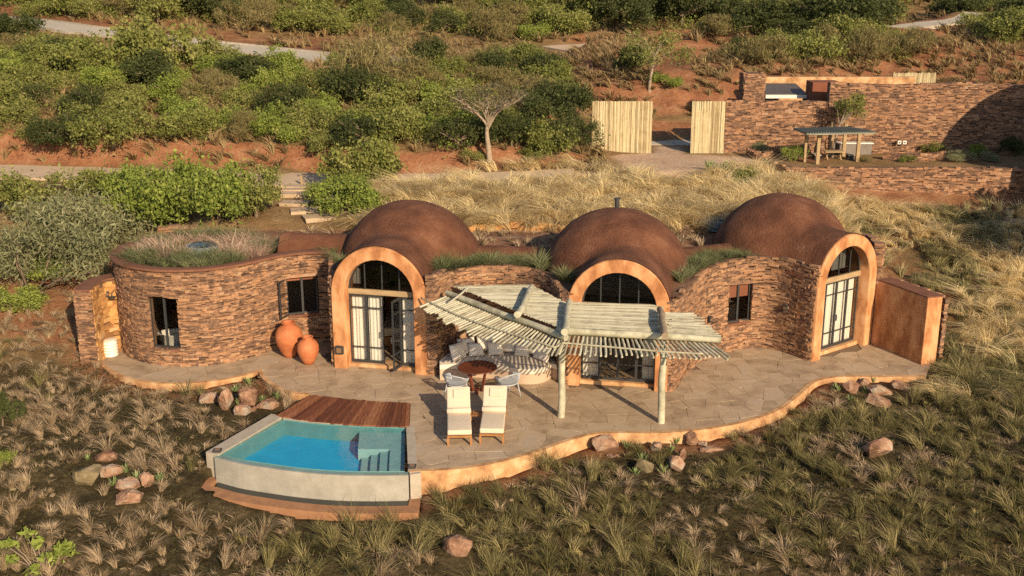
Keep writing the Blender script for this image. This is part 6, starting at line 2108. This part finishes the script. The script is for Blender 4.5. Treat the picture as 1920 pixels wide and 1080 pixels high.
AL = [(466, 722, .3, 'aloe at the patio corner behind the red boulder by the deck'), (441, 735, .26, 'aloe between the two upper boulders by the deck'), (447, 758, .22, 'small aloe in front of the rounded red boulder by the deck'), (492, 752, .2, 'pale aloe above the long grey boulder by the deck'), (521, 748, .24, 'reddish aloe at the corner of the deck'), (372, 738, .2, 'aloe left of the flat brown boulder by the deck'),
      (236, 886, .26, 'aloe right of the middle slab in the lower left rock group'), (258, 903, .3, 'dark aloe behind the tilted boulder in the lower left rock group'), (300, 905, .28, 'bright aloe right of the tilted boulder in the lower left rock group'), (213, 910, .26, 'aloe below the mossy boulder'), (165, 862, .2, 'small aloe left of the top red boulder'),
      (1205, 868, .3, 'yellow green aloe below the small grey boulder in the front bed'), (1268, 832, .26, 'aloe left of the rounded orange boulder'), (1243, 888, .3, 'aloe left of the brown upright boulder'), (1258, 850, .28, 'purplish aloe between grey boulder and standing stone'), (1175, 842, .26, 'aloe right of the wide pink boulder'), (1230, 830, .22, 'dark aloe against the edge above the small grey boulder'), (1192, 890, .24, 'aloe left of the mossy boulder in the front bed'),
      (1570, 735, .3, 'aloe leftmost in the bed by the right door'), (1625, 738, .26, 'aloe between the pale and long boulders by the right door'), (1592, 755, .26, 'aloe below the pale topped boulder by the right door'), (1530, 722, .24, 'aloe at the bend of the patio edge'), (1637, 716, .22, 'aloe against the patio edge by the right door'), (1608, 850, .3, 'aloe left of the large lone boulder on the right'), (1740, 735, .2, 'green seedling right of the flat topped red boulder')]
for i, (px, py, s_, lb) in enumerate(AL):
    g = G(px, py)
    M = Matrix.Translation((g.x, g.y, g.z - .02)) @ Matrix.Rotation(i * 1.3, 4, 'Z') @ Matrix.Diagonal((s_, s_, s_, 1))
    tag(link('aloe', AM[i % 4], None, None, M), lb, 'aloe', 'aloes in the planting beds')
# drive-side aloes
for i, (px, py) in enumerate(((1330, 322), (1352, 325), (1368, 322))):
    g = G(px, py)
    tag(link('aloe', AM[i], None, None, Matrix.Translation((g.x, g.y, g.z)) @ Matrix.Diagonal((.5, .5, .5, 1))), ['left of three aloes at the edge of the drive', 'middle of three aloes at the edge of the drive', 'right of three aloes at the edge of the drive'][i], 'aloe', 'aloes by the drive')

# leafy plant in the bottom left corner
g = G(85, 1075)
t = thing('leafy_plant', 'bright green broad leaved plant in the bottom left corner', 'plant', g)
rp = random.Random(6)
b = MB(); lv = []
for k in range(13):
    e = Vector((rp.uniform(-.75, .75), rp.uniform(-.4, .5), rp.uniform(.25, .8)))
    b.tube([(e.x * .2, e.y * .2, -.05), (e.x * .6, e.y * .6, e.z * .6), e], [.014, .011, .006], 5)
    for j in range(6): lv.append((*(e + Vector((rp.uniform(-.1, .1), rp.uniform(-.1, .1), rp.uniform(-.04, .06)))), .9))
b.build('stem', PALEBARK, t, M=Matrix.Translation(g))
link('leaves', leaf_mesh('leaves', lv, 7, .07, 77, LEAF['bright'], .13, .5, .42), None, t, Matrix.Translation(g))
